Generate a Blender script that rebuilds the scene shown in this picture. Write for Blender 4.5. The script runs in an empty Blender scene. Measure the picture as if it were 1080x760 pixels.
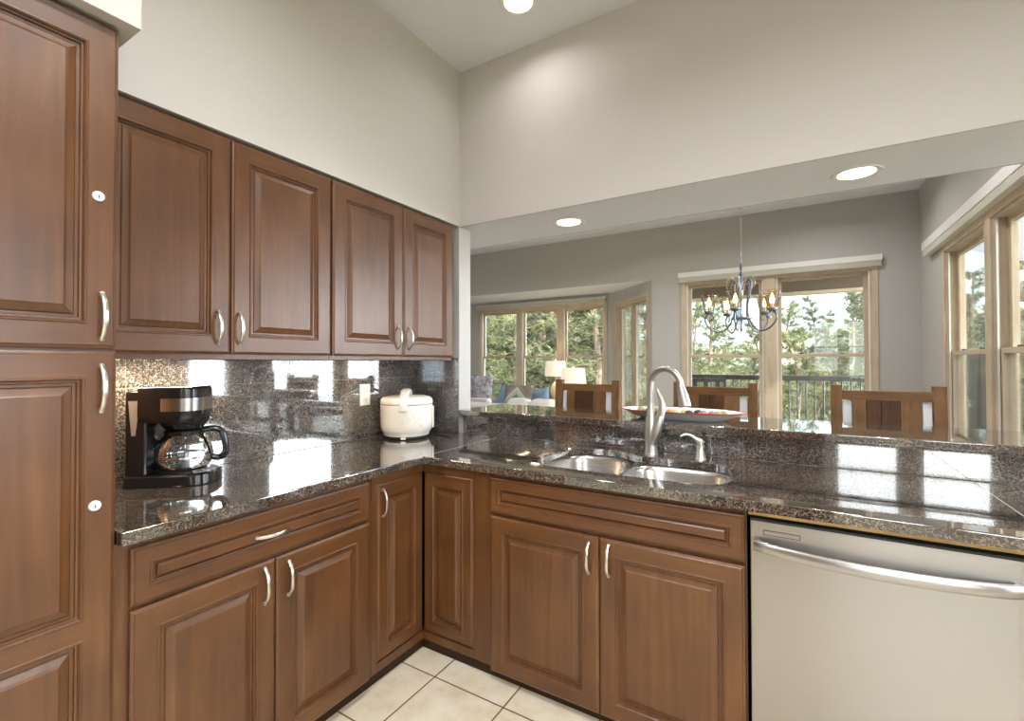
import bpy, bmesh, math, random
from mathutils import Vector, Matrix
C = bpy.context.scene.collection
SC = bpy.context.scene
PI = math.pi
def R(d): return math.radians(d)

# ------------------------------------------------------------------ camera
F = 494.0
yaw, pitch, roll = R(31.2), R(0.7), R(-0.12)
cam = bpy.data.cameras.new('camera'); co = bpy.data.objects.new('camera', cam); C.objects.link(co)
fw = Vector((-math.sin(yaw)*math.cos(pitch), math.cos(yaw)*math.cos(pitch), math.sin(pitch)))
rt = Vector((math.cos(yaw), math.sin(yaw), 0)); up = rt.cross(fw)
rt, up = math.cos(roll)*rt + math.sin(roll)*up, -math.sin(roll)*rt + math.cos(roll)*up
m = Matrix((rt, up, -fw)).transposed().to_4x4(); m.translation = Vector((2.10, -2.27, 1.346))
co.matrix_world = m
cam.sensor_width = 36; cam.lens = F/1080*36
cam.shift_y = -(380-(381.5-F*math.tan(pitch)))/1080
cam.clip_start = .05; cam.clip_end = 1500
SC.camera = co
SC.view_settings.view_transform = 'Standard'; SC.view_settings.look = 'None'
SC.view_settings.gamma = 1; SC.view_settings.use_curve_mapping = False
SC.view_settings.exposure = 0.52
try:
    SC.cycles.max_bounces = 10; SC.cycles.diffuse_bounces = 5; SC.cycles.glossy_bounces = 5
    SC.cycles.transparent_max_bounces = 16; SC.cycles.transmission_bounces = 8
    SC.cycles.sample_clamp_indirect = 6; SC.cycles.caustics_reflective = False; SC.cycles.caustics_refractive = False
    SC.cycles.use_denoising = True
except Exception: pass

# ------------------------------------------------------------------ world: pale cloudy sky, brightness added behind the camera as fill
W = bpy.data.worlds.new('sky'); SC.world = W; W.use_nodes = True
nt = W.node_tree; nt.nodes.clear()
out = nt.nodes.new('ShaderNodeOutputWorld'); bg = nt.nodes.new('ShaderNodeBackground')
tc = nt.nodes.new('ShaderNodeTexCoord'); noi = nt.nodes.new('ShaderNodeTexNoise'); noi.inputs['Scale'].default_value = 2.2
noi.inputs['Detail'].default_value = 6
rp = nt.nodes.new('ShaderNodeValToRGB'); rp.color_ramp.elements[0].position = .38; rp.color_ramp.elements[0].color = (.55, .72, .95, 1)
rp.color_ramp.elements[1].position = .52; rp.color_ramp.elements[1].color = (.97, .985, 1, 1)
dot = nt.nodes.new('ShaderNodeVectorMath'); dot.operation = 'DOT_PRODUCT'; dot.inputs[1].default_value = Vector((.55, -.75, .36)).normalized()
mr = nt.nodes.new('ShaderNodeMapRange'); mr.inputs['From Min'].default_value = -.1; mr.inputs['From Max'].default_value = 1
SKY_LO, SKY_HI, SKY_LOBE = 1.5, 8.0, 17.0
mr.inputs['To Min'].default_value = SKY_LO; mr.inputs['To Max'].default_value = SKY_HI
L = nt.links.new
L(tc.outputs['Generated'], noi.inputs['Vector']); L(noi.outputs['Fac'], rp.inputs['Fac']); L(rp.outputs['Color'], bg.inputs['Color'])
L(tc.outputs['Generated'], dot.inputs[0]); L(dot.outputs['Value'], mr.inputs['Value'])
# bright lobe added to the sky so the right windows reflect white
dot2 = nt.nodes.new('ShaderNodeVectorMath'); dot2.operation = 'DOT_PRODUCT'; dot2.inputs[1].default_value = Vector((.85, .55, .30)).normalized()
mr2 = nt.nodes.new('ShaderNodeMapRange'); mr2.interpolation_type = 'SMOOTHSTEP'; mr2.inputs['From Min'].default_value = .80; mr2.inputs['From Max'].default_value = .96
mr2.inputs['To Min'].default_value = 0; mr2.inputs['To Max'].default_value = SKY_LOBE
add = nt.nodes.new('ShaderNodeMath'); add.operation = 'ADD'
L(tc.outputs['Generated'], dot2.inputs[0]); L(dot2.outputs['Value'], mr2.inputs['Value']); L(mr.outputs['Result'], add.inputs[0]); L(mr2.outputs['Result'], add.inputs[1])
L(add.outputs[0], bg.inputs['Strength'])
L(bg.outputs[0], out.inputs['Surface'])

def light(name, kind, loc, power, col=(1, .93, .82), size=.1, rot=(0, 0, 0), spread=None):
    l = bpy.data.lights.new(name, kind); o = bpy.data.objects.new(name, l); C.objects.link(o)
    o.location = loc; o.rotation_euler = rot; l.energy = power; l.color = col
    if kind == 'AREA':
        l.shape = 'DISK'; l.size = size
        if spread: l.spread = R(spread)
    elif kind == 'POINT': l.shadow_soft_size = size
    return o
s = light('sun', 'SUN', (0, 0, 20), 3.4, (1, .95, .85)); s.data.angle = R(2)
s.rotation_euler = Vector((-.62, .60, -.50)).to_track_quat('-Z', 'Y').to_euler()
def portal(loc, sx, sy, d):
    l = bpy.data.lights.new('window_portal', 'AREA'); l.shape = 'RECTANGLE'; l.size = sx; l.size_y = sy
    l.cycles.is_portal = True
    o = bpy.data.objects.new('window_portal', l); C.objects.link(o); o.location = loc
    o.rotation_euler = Vector(d).to_track_quat('-Z', 'Y').to_euler()
KITCHEN_CANS = [(.947, -.30), (2.6, -1.45), (1.45, -1.75), (2.9, -2.3), (1.3, -3.2), (2.9, -3.6)]  # all but the first are unseen lights added to brighten the kitchen
SOFFIT_CANS = [(.96, .262), (2.335, .262)]
CAN_W, SOFFIT_W, LIVING_W = 13, 2.5, 8.5

# ------------------------------------------------------------------ materials
MAT = {}
def new_mat(name):
    mt = bpy.data.materials.new(name); mt.use_nodes = True; MAT[name] = mt
    return mt, mt.node_tree, mt.node_tree.nodes['Principled BSDF']
def plain(name, col, rough=.5, metal=0, coat=0, spec=.5, bump=None, emit=None, estr=0, alpha=None, aniso=0, trans=0, ior=1.45):
    mt, t, b = new_mat(name)
    b.inputs['Base Color'].default_value = (*col, 1); b.inputs['Roughness'].default_value = rough
    b.inputs['Metallic'].default_value = metal; b.inputs['Coat Weight'].default_value = coat
    b.inputs['Coat Roughness'].default_value = .12
    b.inputs['Specular IOR Level'].default_value = spec; b.inputs['Anisotropic'].default_value = aniso
    b.inputs['Transmission Weight'].default_value = trans; b.inputs['IOR'].default_value = ior
    if emit: b.inputs['Emission Color'].default_value = (*emit, 1); b.inputs['Emission Strength'].default_value = estr
    n = t.nodes.new('ShaderNodeTexNoise'); tcn = t.nodes.new('ShaderNodeTexCoord'); t.links.new(tcn.outputs['Object'], n.inputs['Vector'])
    sc, st, dist = bump if bump else (40, .02, .001)
    n.inputs['Scale'].default_value = sc; n.inputs['Detail'].default_value = 3
    bp = t.nodes.new('ShaderNodeBump'); bp.inputs['Strength'].default_value = st; bp.inputs['Distance'].default_value = dist
    t.links.new(n.outputs['Fac'], bp.inputs['Height'])
    if not (metal or trans): t.links.new(bp.outputs['Normal'], b.inputs['Normal'])
    return mt
def ramp(t, stops):
    r = t.nodes.new('ShaderNodeValToRGB'); e = r.color_ramp.elements
    while len(e) < len(stops): e.new(.5)
    for i, (p, c) in enumerate(stops): e[i].position = p; e[i].color = (*c, 1)
    return r
def wood(name, stops, axis='z', rough=.45, coat=1.0, scale=1.0, random_tone=True, stretch=14):
    mt, t, b = new_mat(name); N = t.nodes; l = t.links.new
    tcn = N.new('ShaderNodeTexCoord'); mp = N.new('ShaderNodeMapping')
    sc = {'x': (1, stretch, stretch), 'y': (stretch, 1, stretch), 'z': (stretch, stretch, 1)}[axis]
    mp.inputs['Scale'].default_value = [v*scale for v in sc]
    oi = N.new('ShaderNodeObjectInfo'); ad = N.new('ShaderNodeVectorMath'); ad.operation = 'ADD'
    mu = N.new('ShaderNodeMath'); mu.operation = 'MULTIPLY'; mu.inputs[1].default_value = 9
    l(oi.outputs['Random'], mu.inputs[0]); l(tcn.outputs['Object'], ad.inputs[0]); l(mu.outputs[0], ad.inputs[1]); l(ad.outputs[0], mp.inputs['Vector'])
    n1 = N.new('ShaderNodeTexNoise'); n1.inputs['Scale'].default_value = 1.6; n1.inputs['Detail'].default_value = 6; n1.inputs['Distortion'].default_value = 1.6
    n2 = N.new('ShaderNodeTexNoise'); n2.inputs['Scale'].default_value = 5; n2.inputs['Detail'].default_value = 2
    l(mp.outputs[0], n1.inputs['Vector']); l(ad.outputs[0], n2.inputs['Vector'])
    mx = N.new('ShaderNodeMath'); mx.operation = 'MULTIPLY_ADD'; mx.inputs[1].default_value = .55
    m2 = N.new('ShaderNodeMath'); m2.operation = 'MULTIPLY'; m2.inputs[1].default_value = .45
    l(n2.outputs['Fac'], m2.inputs[0]); l(n1.outputs['Fac'], mx.inputs[0]); l(m2.outputs[0], mx.inputs[2])
    r = ramp(t, stops); l(mx.outputs[0], r.inputs['Fac']); l(r.outputs[0], b.inputs['Base Color'])
    b.inputs['Roughness'].default_value = rough; b.inputs['Coat Weight'].default_value = coat; b.inputs['Coat Roughness'].default_value = .33; b.inputs['Specular IOR Level'].default_value = .1
    bp = N.new('ShaderNodeBump'); bp.inputs['Strength'].default_value = .06; bp.inputs['Distance'].default_value = .001
    l(n1.outputs['Fac'], bp.inputs['Height']); l(bp.outputs[0], b.inputs['Normal'])
    return mt
CH = [(.30, (.078, .029, .009)), (.52, (.122, .048, .0145)), (.75, (.175, .074, .024))]
wood('cherry', CH, 'z'); wood('cherry_across', CH, 'x')
wood('cherry_shaded', [(.3, (.022, .009, .004)), (.5, (.035, .014, .006)), (.7, (.05, .022, .009))], 'x', .5, .3)  # cherry for the toe kicks, with the recess shade put into its colour
wood('oak', [(.3, (.085, .042, .018)), (.5, (.16, .082, .034)), (.7, (.23, .125, .056))], 'z', .5, .1, 2.5)
wood('oak_across', [(.3, (.085, .042, .018)), (.5, (.16, .082, .034)), (.7, (.23, .125, .056))], 'x', .5, .1, 2.5)
wood('oak_dark', [(.3, (.035, .016, .008)), (.5, (.07, .032, .016)), (.7, (.12, .055, .028))], 'z', .5, .1, 2.5)
wood('pine', [(.3, (.47, .37, .26)), (.5, (.57, .47, .35)), (.7, (.64, .55, .43))], 'z', .45, .1, 1.2)
wood('raw_pine', [(.3, (.55, .34, .12)), (.6, (.75, .5, .2))], 'x', .6, 0, 1.2)
def granite(name, dark, mid, light_, tan, rough=.06):
    mt, t, b = new_mat(name); N = t.nodes; l = t.links.new
    tcn = N.new('ShaderNodeTexCoord')
    geo = N.new('ShaderNodeNewGeometry')
    v = N.new('ShaderNodeTexVoronoi'); v.inputs['Scale'].default_value = 290; v.inputs['Randomness'].default_value = 1
    n0 = N.new('ShaderNodeTexNoise'); n0.inputs['Scale'].default_value = 60; n0.inputs['Detail'].default_value = 4
    mixv = N.new('ShaderNodeVectorMath'); mixv.operation = 'MULTIPLY_ADD'; mixv.inputs[1].default_value = (.012, .012, .012)
    l(geo.outputs['Position'], n0.inputs['Vector']); l(n0.outputs['Color'], mixv.inputs[0]); l(geo.outputs['Position'], mixv.inputs[2]); l(mixv.outputs[0], v.inputs['Vector'])
    sp = N.new('ShaderNodeSeparateColor'); l(v.outputs['Color'], sp.inputs[0])
    r = ramp(t, [(0, dark), (.46, dark), (.60, mid), (.74, tan), (.90, light_)])
    l(sp.outputs[0], r.inputs['Fac'])
    n2 = N.new('ShaderNodeTexNoise'); n2.inputs['Scale'].default_value = 9; n2.inputs['Detail'].default_value = 5; l(geo.outputs['Position'], n2.inputs['Vector'])
    r2 = ramp(t, [(.35, (.55, .55, .55)), (.65, (1.15, 1.1, 1.05))]); l(n2.outputs['Fac'], r2.inputs['Fac'])
    mx = N.new('ShaderNodeMix'); mx.data_type = 'RGBA'; mx.blend_type = 'MULTIPLY'; mx.inputs[0].default_value = 1
    l(r.outputs[0], mx.inputs[6]); l(r2.outputs[0], mx.inputs[7]); l(mx.outputs[2], b.inputs['Base Color'])
    b.inputs['Roughness'].default_value = rough; b.inputs['IOR'].default_value = 1.85; b.inputs['Coat Weight'].default_value = 1; b.inputs['Coat IOR'].default_value = 1.85; b.inputs['Coat Roughness'].default_value = .02
    return mt
granite('granite', (.032, .028, .025), (.088, .072, .060), (.24, .215, .19), (.17, .13, .095))
granite('granite_tile', (.050, .046, .045), (.12, .11, .106), (.30, .285, .275), (.19, .17, .16))
plain('wall_paint', (.615, .585, .565), .85, bump=(120, .15, .002))
plain('wall_paint_grey', (.49, .475, .45), .85, bump=(120, .12, .002))
plain('ceiling_paint', (.77, .785, .83), .9, bump=(90, .25, .003))
plain('white_trim', (.78, .77, .72), .4)
plain('blind_fabric', (.66, .64, .56), .7)
plain('grout', (.30, .27, .24), .8)
plain('pale_grout', (.55, .52, .47), .7)
plain('nickel', (.72, .69, .63), .28, 1)
plain('white_enamel', (.85, .83, .78), .3)
plain('keyhole', (.02, .02, .02), .5)
plain('chrome', (.8, .8, .82), .08, 1)
plain('black_plastic', (.012, .012, .013), .18, coat=.5)
plain('black_matte', (.012, .012, .012), .5)
plain('cream_plastic', (.80, .76, .69), .28, coat=.3)
plain('cream_lid', (.82, .78, .72), .3, coat=.3)
plain('button_silver', (.6, .58, .54), .35, .6)
plain('display', (.25, .27, .27), .15)
plain('wrought_iron', (.16, .19, .23), .35, .8)
plain('pale_iron', (.45, .38, .34), .4, .6)
plain('bulb', (1, .8, .5), .4, emit=(1, .72, .38), estr=7)
plain('can_lens', (1, .95, .85), .4, emit=(1, .93, .78), estr=2.6)
plain('lamp_shade', (.82, .74, .62), .8, emit=(1, .82, .6), estr=.35)
plain('ceramic', (.8, .62, .4), .3)
plain('sofa_fabric', (.74, .72, .70), .9, bump=(300, .2, .002))
plain('blue_fabric', (.22, .32, .45), .9, bump=(200, .2, .002))
plain('carpet', (.58, .53, .45), .95, bump=(300, .4, .004))
plain('deck_board', (.09, .07, .055), .8)
plain('dark_rail', (.035, .03, .028), .5)
plain('deck_brown', (.16, .115, .085), .7)
plain('steel_dark', (.05, .05, .05), .4, .5)
plain('plate_white', (.82, .82, .80), .15, coat=.5)
plain('plate_red', (.42, .035, .025), .2, coat=.5)
plain('fruit_tan', (.62, .45, .24), .5); plain('fruit_mauve', (.36, .20, .22), .5); plain('fruit_dark', (.03, .035, .025), .5); plain('fruit_olive', (.30, .32, .14), .5)
plain('linen', (.72, .74, .78), .8)
plain('siding', (.30, .33, .38), .8)
plain('ink', (.05, .05, .05), .6)
plain('floral_tan', (.62, .52, .32), .5); plain('floral_pink', (.6, .42, .38), .5)
def brushed(name, col, rough, axis):
    mt, t, b = new_mat(name); N = t.nodes; l = t.links.new
    b.inputs['Base Color'].default_value = (*col, 1); b.inputs['Metallic'].default_value = 1
    tcn = N.new('ShaderNodeTexCoord'); mp = N.new('ShaderNodeMapping'); sc = [160, 160, 160]; sc['xyz'.index(axis)] = 3
    mp.inputs['Scale'].default_value = sc
    n = N.new('ShaderNodeTexNoise'); n.inputs['Scale'].default_value = 1; n.inputs['Detail'].default_value = 2
    l(tcn.outputs['Object'], mp.inputs[0]); l(mp.outputs[0], n.inputs['Vector'])
    mr_ = N.new('ShaderNodeMapRange'); mr_.inputs['To Min'].default_value = rough-.03; mr_.inputs['To Max'].default_value = rough+.03
    l(n.outputs['Fac'], mr_.inputs['Value'])
    b.inputs['Roughness'].default_value = rough
    if name != 'stainless': l(mr_.outputs[0], b.inputs['Roughness'])
    if name == 'stainless':
        b.inputs['Anisotropic'].default_value = .75; b.inputs['Anisotropic Rotation'].default_value = .25
        tg = N.new('ShaderNodeTangent'); tg.direction_type = 'RADIAL'; tg.axis = 'Z'; l(tg.outputs[0], b.inputs['Tangent'])
brushed('stainless', (.43, .415, .40), .28, 'x')
brushed('stainless_bowl', (.50, .485, .465), .28, 'x')
brushed('faucet_steel', (.50, .48, .455), .34, 'z')
# glass: clear pane (transparent + fresnel gloss)
def pane_mat(name, tint=(1, 1, 1), gloss=.6, rough=0):
    mt = bpy.data.materials.new(name); mt.use_nodes = True; MAT[name] = mt; t = mt.node_tree; t.nodes.clear(); N = t.nodes; l = t.links.new
    o = N.new('ShaderNodeOutputMaterial'); tr = N.new('ShaderNodeBsdfTransparent'); tr.inputs[0].default_value = (*tint, 1)
    g = N.new('ShaderNodeBsdfGlossy'); g.inputs['Roughness'].default_value = rough; f = N.new('ShaderNodeFresnel'); f.inputs['IOR'].default_value = 1.45
    mu = N.new('ShaderNodeMath'); mu.operation = 'MULTIPLY'; mu.inputs[1].default_value = gloss
    mx = N.new('ShaderNodeMixShader'); l(f.outputs[0], mu.inputs[0]); l(mu.outputs[0], mx.inputs[0]); l(tr.outputs[0], mx.inputs[1]); l(g.outputs[0], mx.inputs[2]); l(mx.outputs[0], o.inputs[0])
    return mt
pane_mat('pane', (.96, .98, .97), .6)
pane_mat('carafe_glass', (.86, .88, .88), 1.6)
pane_mat('shade_glass', (.90, .82, .70), .9, .12)
def screen_mat():
    mt = bpy.data.materials.new('insect_screen'); mt.use_nodes = True; MAT['insect_screen'] = mt; t = mt.node_tree; t.nodes.clear(); N = t.nodes; l = t.links.new
    o = N.new('ShaderNodeOutputMaterial'); tr = N.new('ShaderNodeBsdfTransparent'); d = N.new('ShaderNodeBsdfDiffuse'); d.inputs[0].default_value = (.16, .17, .18, 1)
    mx = N.new('ShaderNodeMixShader'); mx.inputs[0].default_value = .45; l(tr.outputs[0], mx.inputs[1]); l(d.outputs[0], mx.inputs[2]); l(mx.outputs[0], o.inputs[0])
screen_mat()
def floor_tile():
    mt, t, b = new_mat('floor_tile'); N = t.nodes; l = t.links.new
    geo = N.new('ShaderNodeNewGeometry'); sx = N.new('ShaderNodeSeparateXYZ'); l(geo.outputs['Position'], sx.inputs[0])
    def joint(sock, off):
        a = N.new('ShaderNodeMath'); a.operation = 'ADD'; a.inputs[1].default_value = off; l(sock, a.inputs[0])
        d = N.new('ShaderNodeMath'); d.operation = 'DIVIDE'; d.inputs[1].default_value = .346; l(a.outputs[0], d.inputs[0])
        p = N.new('ShaderNodeMath'); p.operation = 'PINGPONG'; p.inputs[1].default_value = .5; l(d.outputs[0], p.inputs[0])
        c = N.new('ShaderNodeMath'); c.operation = 'LESS_THAN'; c.inputs[1].default_value = .010; l(p.outputs[0], c.inputs[0]); return c
    a = joint(sx.outputs[0], -.768); c = joint(sx.outputs[1], .714)
    mxm = N.new('ShaderNodeMath'); mxm.operation = 'MAXIMUM'; l(a.outputs[0], mxm.inputs[0]); l(c.outputs[0], mxm.inputs[1])
    n = N.new('ShaderNodeTexNoise'); n.inputs['Scale'].default_value = 7; n.inputs['Detail'].default_value = 8; n.inputs['Roughness'].default_value = .65; l(geo.outputs['Position'], n.inputs['Vector'])
    r = ramp(t, [(.3, (.68, .59, .42)), (.5, (.80, .73, .57)), (.7, (.87, .82, .70))]); l(n.outputs['Fac'], r.inputs['Fac'])
    mx = N.new('ShaderNodeMix'); mx.data_type = 'RGBA'; l(mxm.outputs[0], mx.inputs[0]); l(r.outputs[0], mx.inputs[6]); mx.inputs[7].default_value = (.20, .12, .06, 1)
    l(mx.outputs[2], b.inputs['Base Color']); b.inputs['Roughness'].default_value = .35
    bp = N.new('ShaderNodeBump'); bp.invert = True; bp.inputs['Strength'].default_value = .5; bp.inputs['Distance'].default_value = .003; l(mxm.outputs[0], bp.inputs['Height']); l(bp.outputs[0], b.inputs['Normal'])
floor_tile()
def noisy(name, stops, scale, rough=.9, detail=5):
    mt, t, b = new_mat(name); N = t.nodes; l = t.links.new
    tcn = N.new('ShaderNodeTexCoord'); n = N.new('ShaderNodeTexNoise'); n.inputs['Scale'].default_value = scale; n.inputs['Detail'].default_value = detail
    l(tcn.outputs['Object'], n.inputs['Vector']); r = ramp(t, stops); l(n.outputs['Fac'], r.inputs['Fac']); l(r.outputs[0], b.inputs['Base Color']); b.inputs['Roughness'].default_value = rough
noisy('pine_needles', [(.3, (.075, .085, .035)), (.5, (.155, .165, .075)), (.7, (.28, .275, .135))], 1.3)
noisy('pine_needles_grey', [(.3, (.075, .085, .055)), (.5, (.155, .17, .11)), (.7, (.25, .26, .17))], 1.3)
noisy('bark', [(.3, (.12, .085, .06)), (.7, (.34, .25, .18))], 9)
noisy('forest_hill', [(.4, (.10, .13, .085)), (.5, (.15, .18, .11)), (.6, (.30, .32, .17))], .09, detail=8)
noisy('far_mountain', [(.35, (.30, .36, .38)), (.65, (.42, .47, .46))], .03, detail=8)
noisy('meadow', [(.35, (.22, .24, .10)), (.65, (.42, .40, .20))], .35, detail=8)
noisy('purple_print', [(.36, (.22, .20, .24)), (.48, (.46, .42, .46)), (.60, (.62, .60, .64))], 16)
def chevron():
    mt, t, b = new_mat('chevron_print'); N = t.nodes; l = t.links.new
    tcn = N.new('ShaderNodeTexCoord'); sx = N.new('ShaderNodeSeparateXYZ'); l(tcn.outputs['Object'], sx.inputs[0])
    ab = N.new('ShaderNodeMath'); ab.operation = 'ABSOLUTE'; l(sx.outputs[0], ab.inputs[0])
    ad = N.new('ShaderNodeMath'); ad.operation = 'ADD'; l(ab.outputs[0], ad.inputs[0]); l(sx.outputs[2], ad.inputs[1])
    mu = N.new('ShaderNodeMath'); mu.operation = 'MULTIPLY'; mu.inputs[1].default_value = 3.2; l(ad.outputs[0], mu.inputs[0])
    fr = N.new('ShaderNodeMath'); fr.operation = 'FRACT'; l(mu.outputs[0], fr.inputs[0])
    r = ramp(t, [(0, (.25, .2, .15)), (.3, (.42, .5, .5)), (.5, (.6, .57, .5)), (.62, (.3, .24, .17)), (.85, (.16, .2, .2))]); r.color_ramp.interpolation = 'CONSTANT'
    l(fr.outputs[0], r.inputs['Fac']); l(r.outputs[0], b.inputs['Base Color']); b.inputs['Roughness'].default_value = .9
chevron()

# ------------------------------------------------------------------ mesh helpers
class MB:
    def __init__(s): s.v = []; s.f = []; s.m = []; s.mats = []; s.cur = 0
    def mat(s, name):
        if name not in s.mats: s.mats.append(name)
        s.cur = s.mats.index(name); return s
    def add(s, verts, faces, M=None):
        n = len(s.v)
        s.v += [tuple(M @ Vector(p)) if M else tuple(p) for p in verts]
        s.f += [tuple(i+n for i in f) for f in faces]; s.m += [s.cur]*len(faces); return s
    def box(s, a, b, bev=0, M=None, seg=2):
        (x0, y0, z0), (x1, y1, z1) = a, b
        x0, x1 = min(x0, x1), max(x0, x1); y0, y1 = min(y0, y1), max(y0, y1); z0, z1 = min(z0, z1), max(z0, z1)
        if bev <= 0:
            v = [(x0, y0, z0), (x1, y0, z0), (x1, y1, z0), (x0, y1, z0), (x0, y0, z1), (x1, y0, z1), (x1, y1, z1), (x0, y1, z1)]
            return s.add(v, [(3, 2, 1, 0), (4, 5, 6, 7), (0, 1, 5, 4), (1, 2, 6, 5), (2, 3, 7, 6), (3, 0, 4, 7)], M)
        bm = bmesh.new(); bmesh.ops.create_cube(bm, size=1)
        for v in bm.verts: v.co = ((x0+x1)/2+v.co.x*(x1-x0), (y0+y1)/2+v.co.y*(y1-y0), (z0+z1)/2+v.co.z*(z1-z0))
        bmesh.ops.bevel(bm, geom=bm.edges[:], offset=min(bev, .49*min(x1-x0, y1-y0, z1-z0)), segments=seg, profile=.5, affect='EDGES')
        return s.from_bm(bm, M)
    def from_bm(s, bm, M=None):
        bm.verts.index_update(); s.add([v.co[:] for v in bm.verts], [[v.index for v in f.verts] for f in bm.faces], M); bm.free(); return s
    def loft(s, loops, cap0=True, cap1=True, closed=True, M=None):
        n = len(loops[0]); V = [p for lp in loops for p in lp]; Fc = []
        for k in range(len(loops)-1):
            for i in range(n if closed else n-1):
                j = (i+1) % n; Fc.append((k*n+i, k*n+j, (k+1)*n+j, (k+1)*n+i))
        if cap0: Fc.append(tuple(range(n))[::-1])
        if cap1: Fc.append(tuple((len(loops)-1)*n+i for i in range(n)))
        return s.add(V, Fc, M)
    def lathe(s, prof, n=32, c=(0, 0, 0), M=None, cap0=True, cap1=True, sx=1, sy=1):
        loops = [[(c[0]+r*sx*math.cos(2*PI*i/n), c[1]+r*sy*math.sin(2*PI*i/n), c[2]+z) for i in range(n)] for r, z in prof]
        return s.loft(loops, cap0, cap1, True, M)
    def tube(s, pts, r, n=10, M=None, flat=None, caps=True):
        pts = [Vector(p) for p in pts]; k = len(pts); rs = r if isinstance(r, (list, tuple)) else [r]*k
        T = []
        for i in range(k):
            t = (pts[min(i+1, k-1)]-pts[max(i-1, 0)]); T.append(t.normalized() if t.length > 1e-9 else Vector((0, 0, 1)))
        ref = Vector((0, 0, 1)) if abs(T[0].z) < .9 else Vector((1, 0, 0))
        if flat is not None: ref = Vector(flat[0])
        u = (ref-T[0]*ref.dot(T[0])).normalized(); loops = []
        for i in range(k):
            u = (u-T[i]*u.dot(T[i])).normalized(); w = T[i].cross(u)
            a, b_ = (rs[i], rs[i]) if flat is None else (rs[i]*flat[1], rs[i]*flat[2])
            loops.append([tuple(pts[i]+u*a*math.cos(2*PI*q/n)+w*b_*math.sin(2*PI*q/n)) for q in range(n)])
        return s.loft(loops, caps, caps, True, M)
    def build(s, name, parent=None, loc=(0, 0, 0), rot=(0, 0, 0), mat=None, angle=35, recalc=True):
        me = bpy.data.meshes.new(name); me.from_pydata(s.v, [], s.f)
        if not s.mats and mat: s.mats = [mat]
        for mn in s.mats: me.materials.append(MAT[mn])
        for p, mi in zip(me.polygons, s.m): p.material_index = mi; p.use_smooth = True
        if recalc:
            bm = bmesh.new(); bm.from_mesh(me)
            bmesh.ops.recalc_face_normals(bm, faces=bm.faces[:])
            for e in bm.edges:
                if len(e.link_faces) == 2: e.smooth = e.calc_face_angle(0) < R(angle)
            bm.to_mesh(me); bm.free()
        o = bpy.data.objects.new(name, me); C.objects.link(o); o.location = loc; o.rotation_euler = rot
        if parent: o.parent = parent
        if recalc:
            w_ = o.modifiers.new('weighted_normal', 'WEIGHTED_NORMAL'); w_.keep_sharp = True; w_.weight = 80
        return o
def catmull(P, sub=8, closed=False):
    P = [Vector(p) for p in P]; n = len(P); out_ = []
    rng = range(n if closed else n-1)
    for i in rng:
        g = (lambda k: P[k % n]) if closed else (lambda k: P[max(0, min(n-1, k))])
        a, b_, c, d = g(i-1), g(i), g(i+1), g(i+2)
        for q in range(sub):
            t = q/sub
            out_.append(.5*((2*b_)+(c-a)*t+(2*a-5*b_+4*c-d)*t*t+(3*b_-a-3*c+d)*t**3))
    if not closed: out_.append(P[-1])
    return out_
def lerp_list(vals, n):
    r_ = []
    for i in range(n):
        t = i/(n-1)*(len(vals)-1); k = min(int(t), len(vals)-2); r_.append(vals[k]+(vals[k+1]-vals[k])*(t-k))
    return r_
def empty(name, loc=(0, 0, 0), rz=0, label=None, cat=None, group=None, kind=None):
    o = bpy.data.objects.new(name, None); C.objects.link(o); o.location = loc; o.rotation_euler = (0, 0, rz); o.empty_display_size = .1
    return tag(o, label, cat, group, kind)
def tag(o, label=None, cat=None, group=None, kind=None):
    if label: o['label'] = label
    if cat: o['category'] = cat
    if group: o['group'] = group
    if kind: o['kind'] = kind
    return o
def struct(o): o['kind'] = 'structure'; return o
def kids(o): return [c for c in bpy.data.objects if c.parent == o]
def copy_tree(o, parent=None):
    c = o.copy(); C.objects.link(c)
    if parent: c.parent = parent
    for ch in kids(o): copy_tree(ch, c)
    return c

# ------------------------------------------------------------------ the room shell
def wall(name, origin, rz, length, h, t=.12, holes=(), mat='wall_paint', z0=0):
    mb = MB(); xs = sorted({0, length, *[a for q in holes for a in q[:2]]})
    for a, b_ in zip(xs, xs[1:]):
        cuts = sorted([(q[2], q[3]) for q in holes if q[0] <= a+1e-6 and q[1] >= b_-1e-6])
        z = z0
        for lo, hi in cuts:
            if lo > z: mb.box((a, 0, z), (b_, t, lo))
            z = hi
        if z < h: mb.box((a, 0, z), (b_, t, h))
    return struct(mb.build(name, loc=origin, rot=(0, 0, rz), mat=mat))
H = 3.115
# floor
struct(MB().box((-.1, -4.2, -.08), (4.2, .12, 0)).build('floor', mat='floor_tile'))
struct(MB().box((-4.6, .12, -.08), (3.3, 5.1, 0)).build('floor_dining', mat='carpet'))
struct(MB().box((-4.6, -4.3, H), (4.3, 5.1, H+.1)).build('ceiling', mat='ceiling_paint'))
wall('wall_left', (0, -4.2, 0), PI/2, 4.2, H)
# back and right kitchen walls, holed for unseen windows added as daylight fill
wall('wall_back', (4.2, -4.2, 0), PI, 4.3, H, holes=[(.35, 1.75, .95, 2.4)])
wall('wall_right', (4.2, 0, 0), -PI/2, 4.2, H, holes=[(1.2, 3.0, .9, 2.3)])
# stub pillar between backsplash and the pass-through
struct(MB().box((-.12, 0, 0), (.35, .115, 2.17)).build('wall_stub', mat='wall_paint_grey'))
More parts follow.
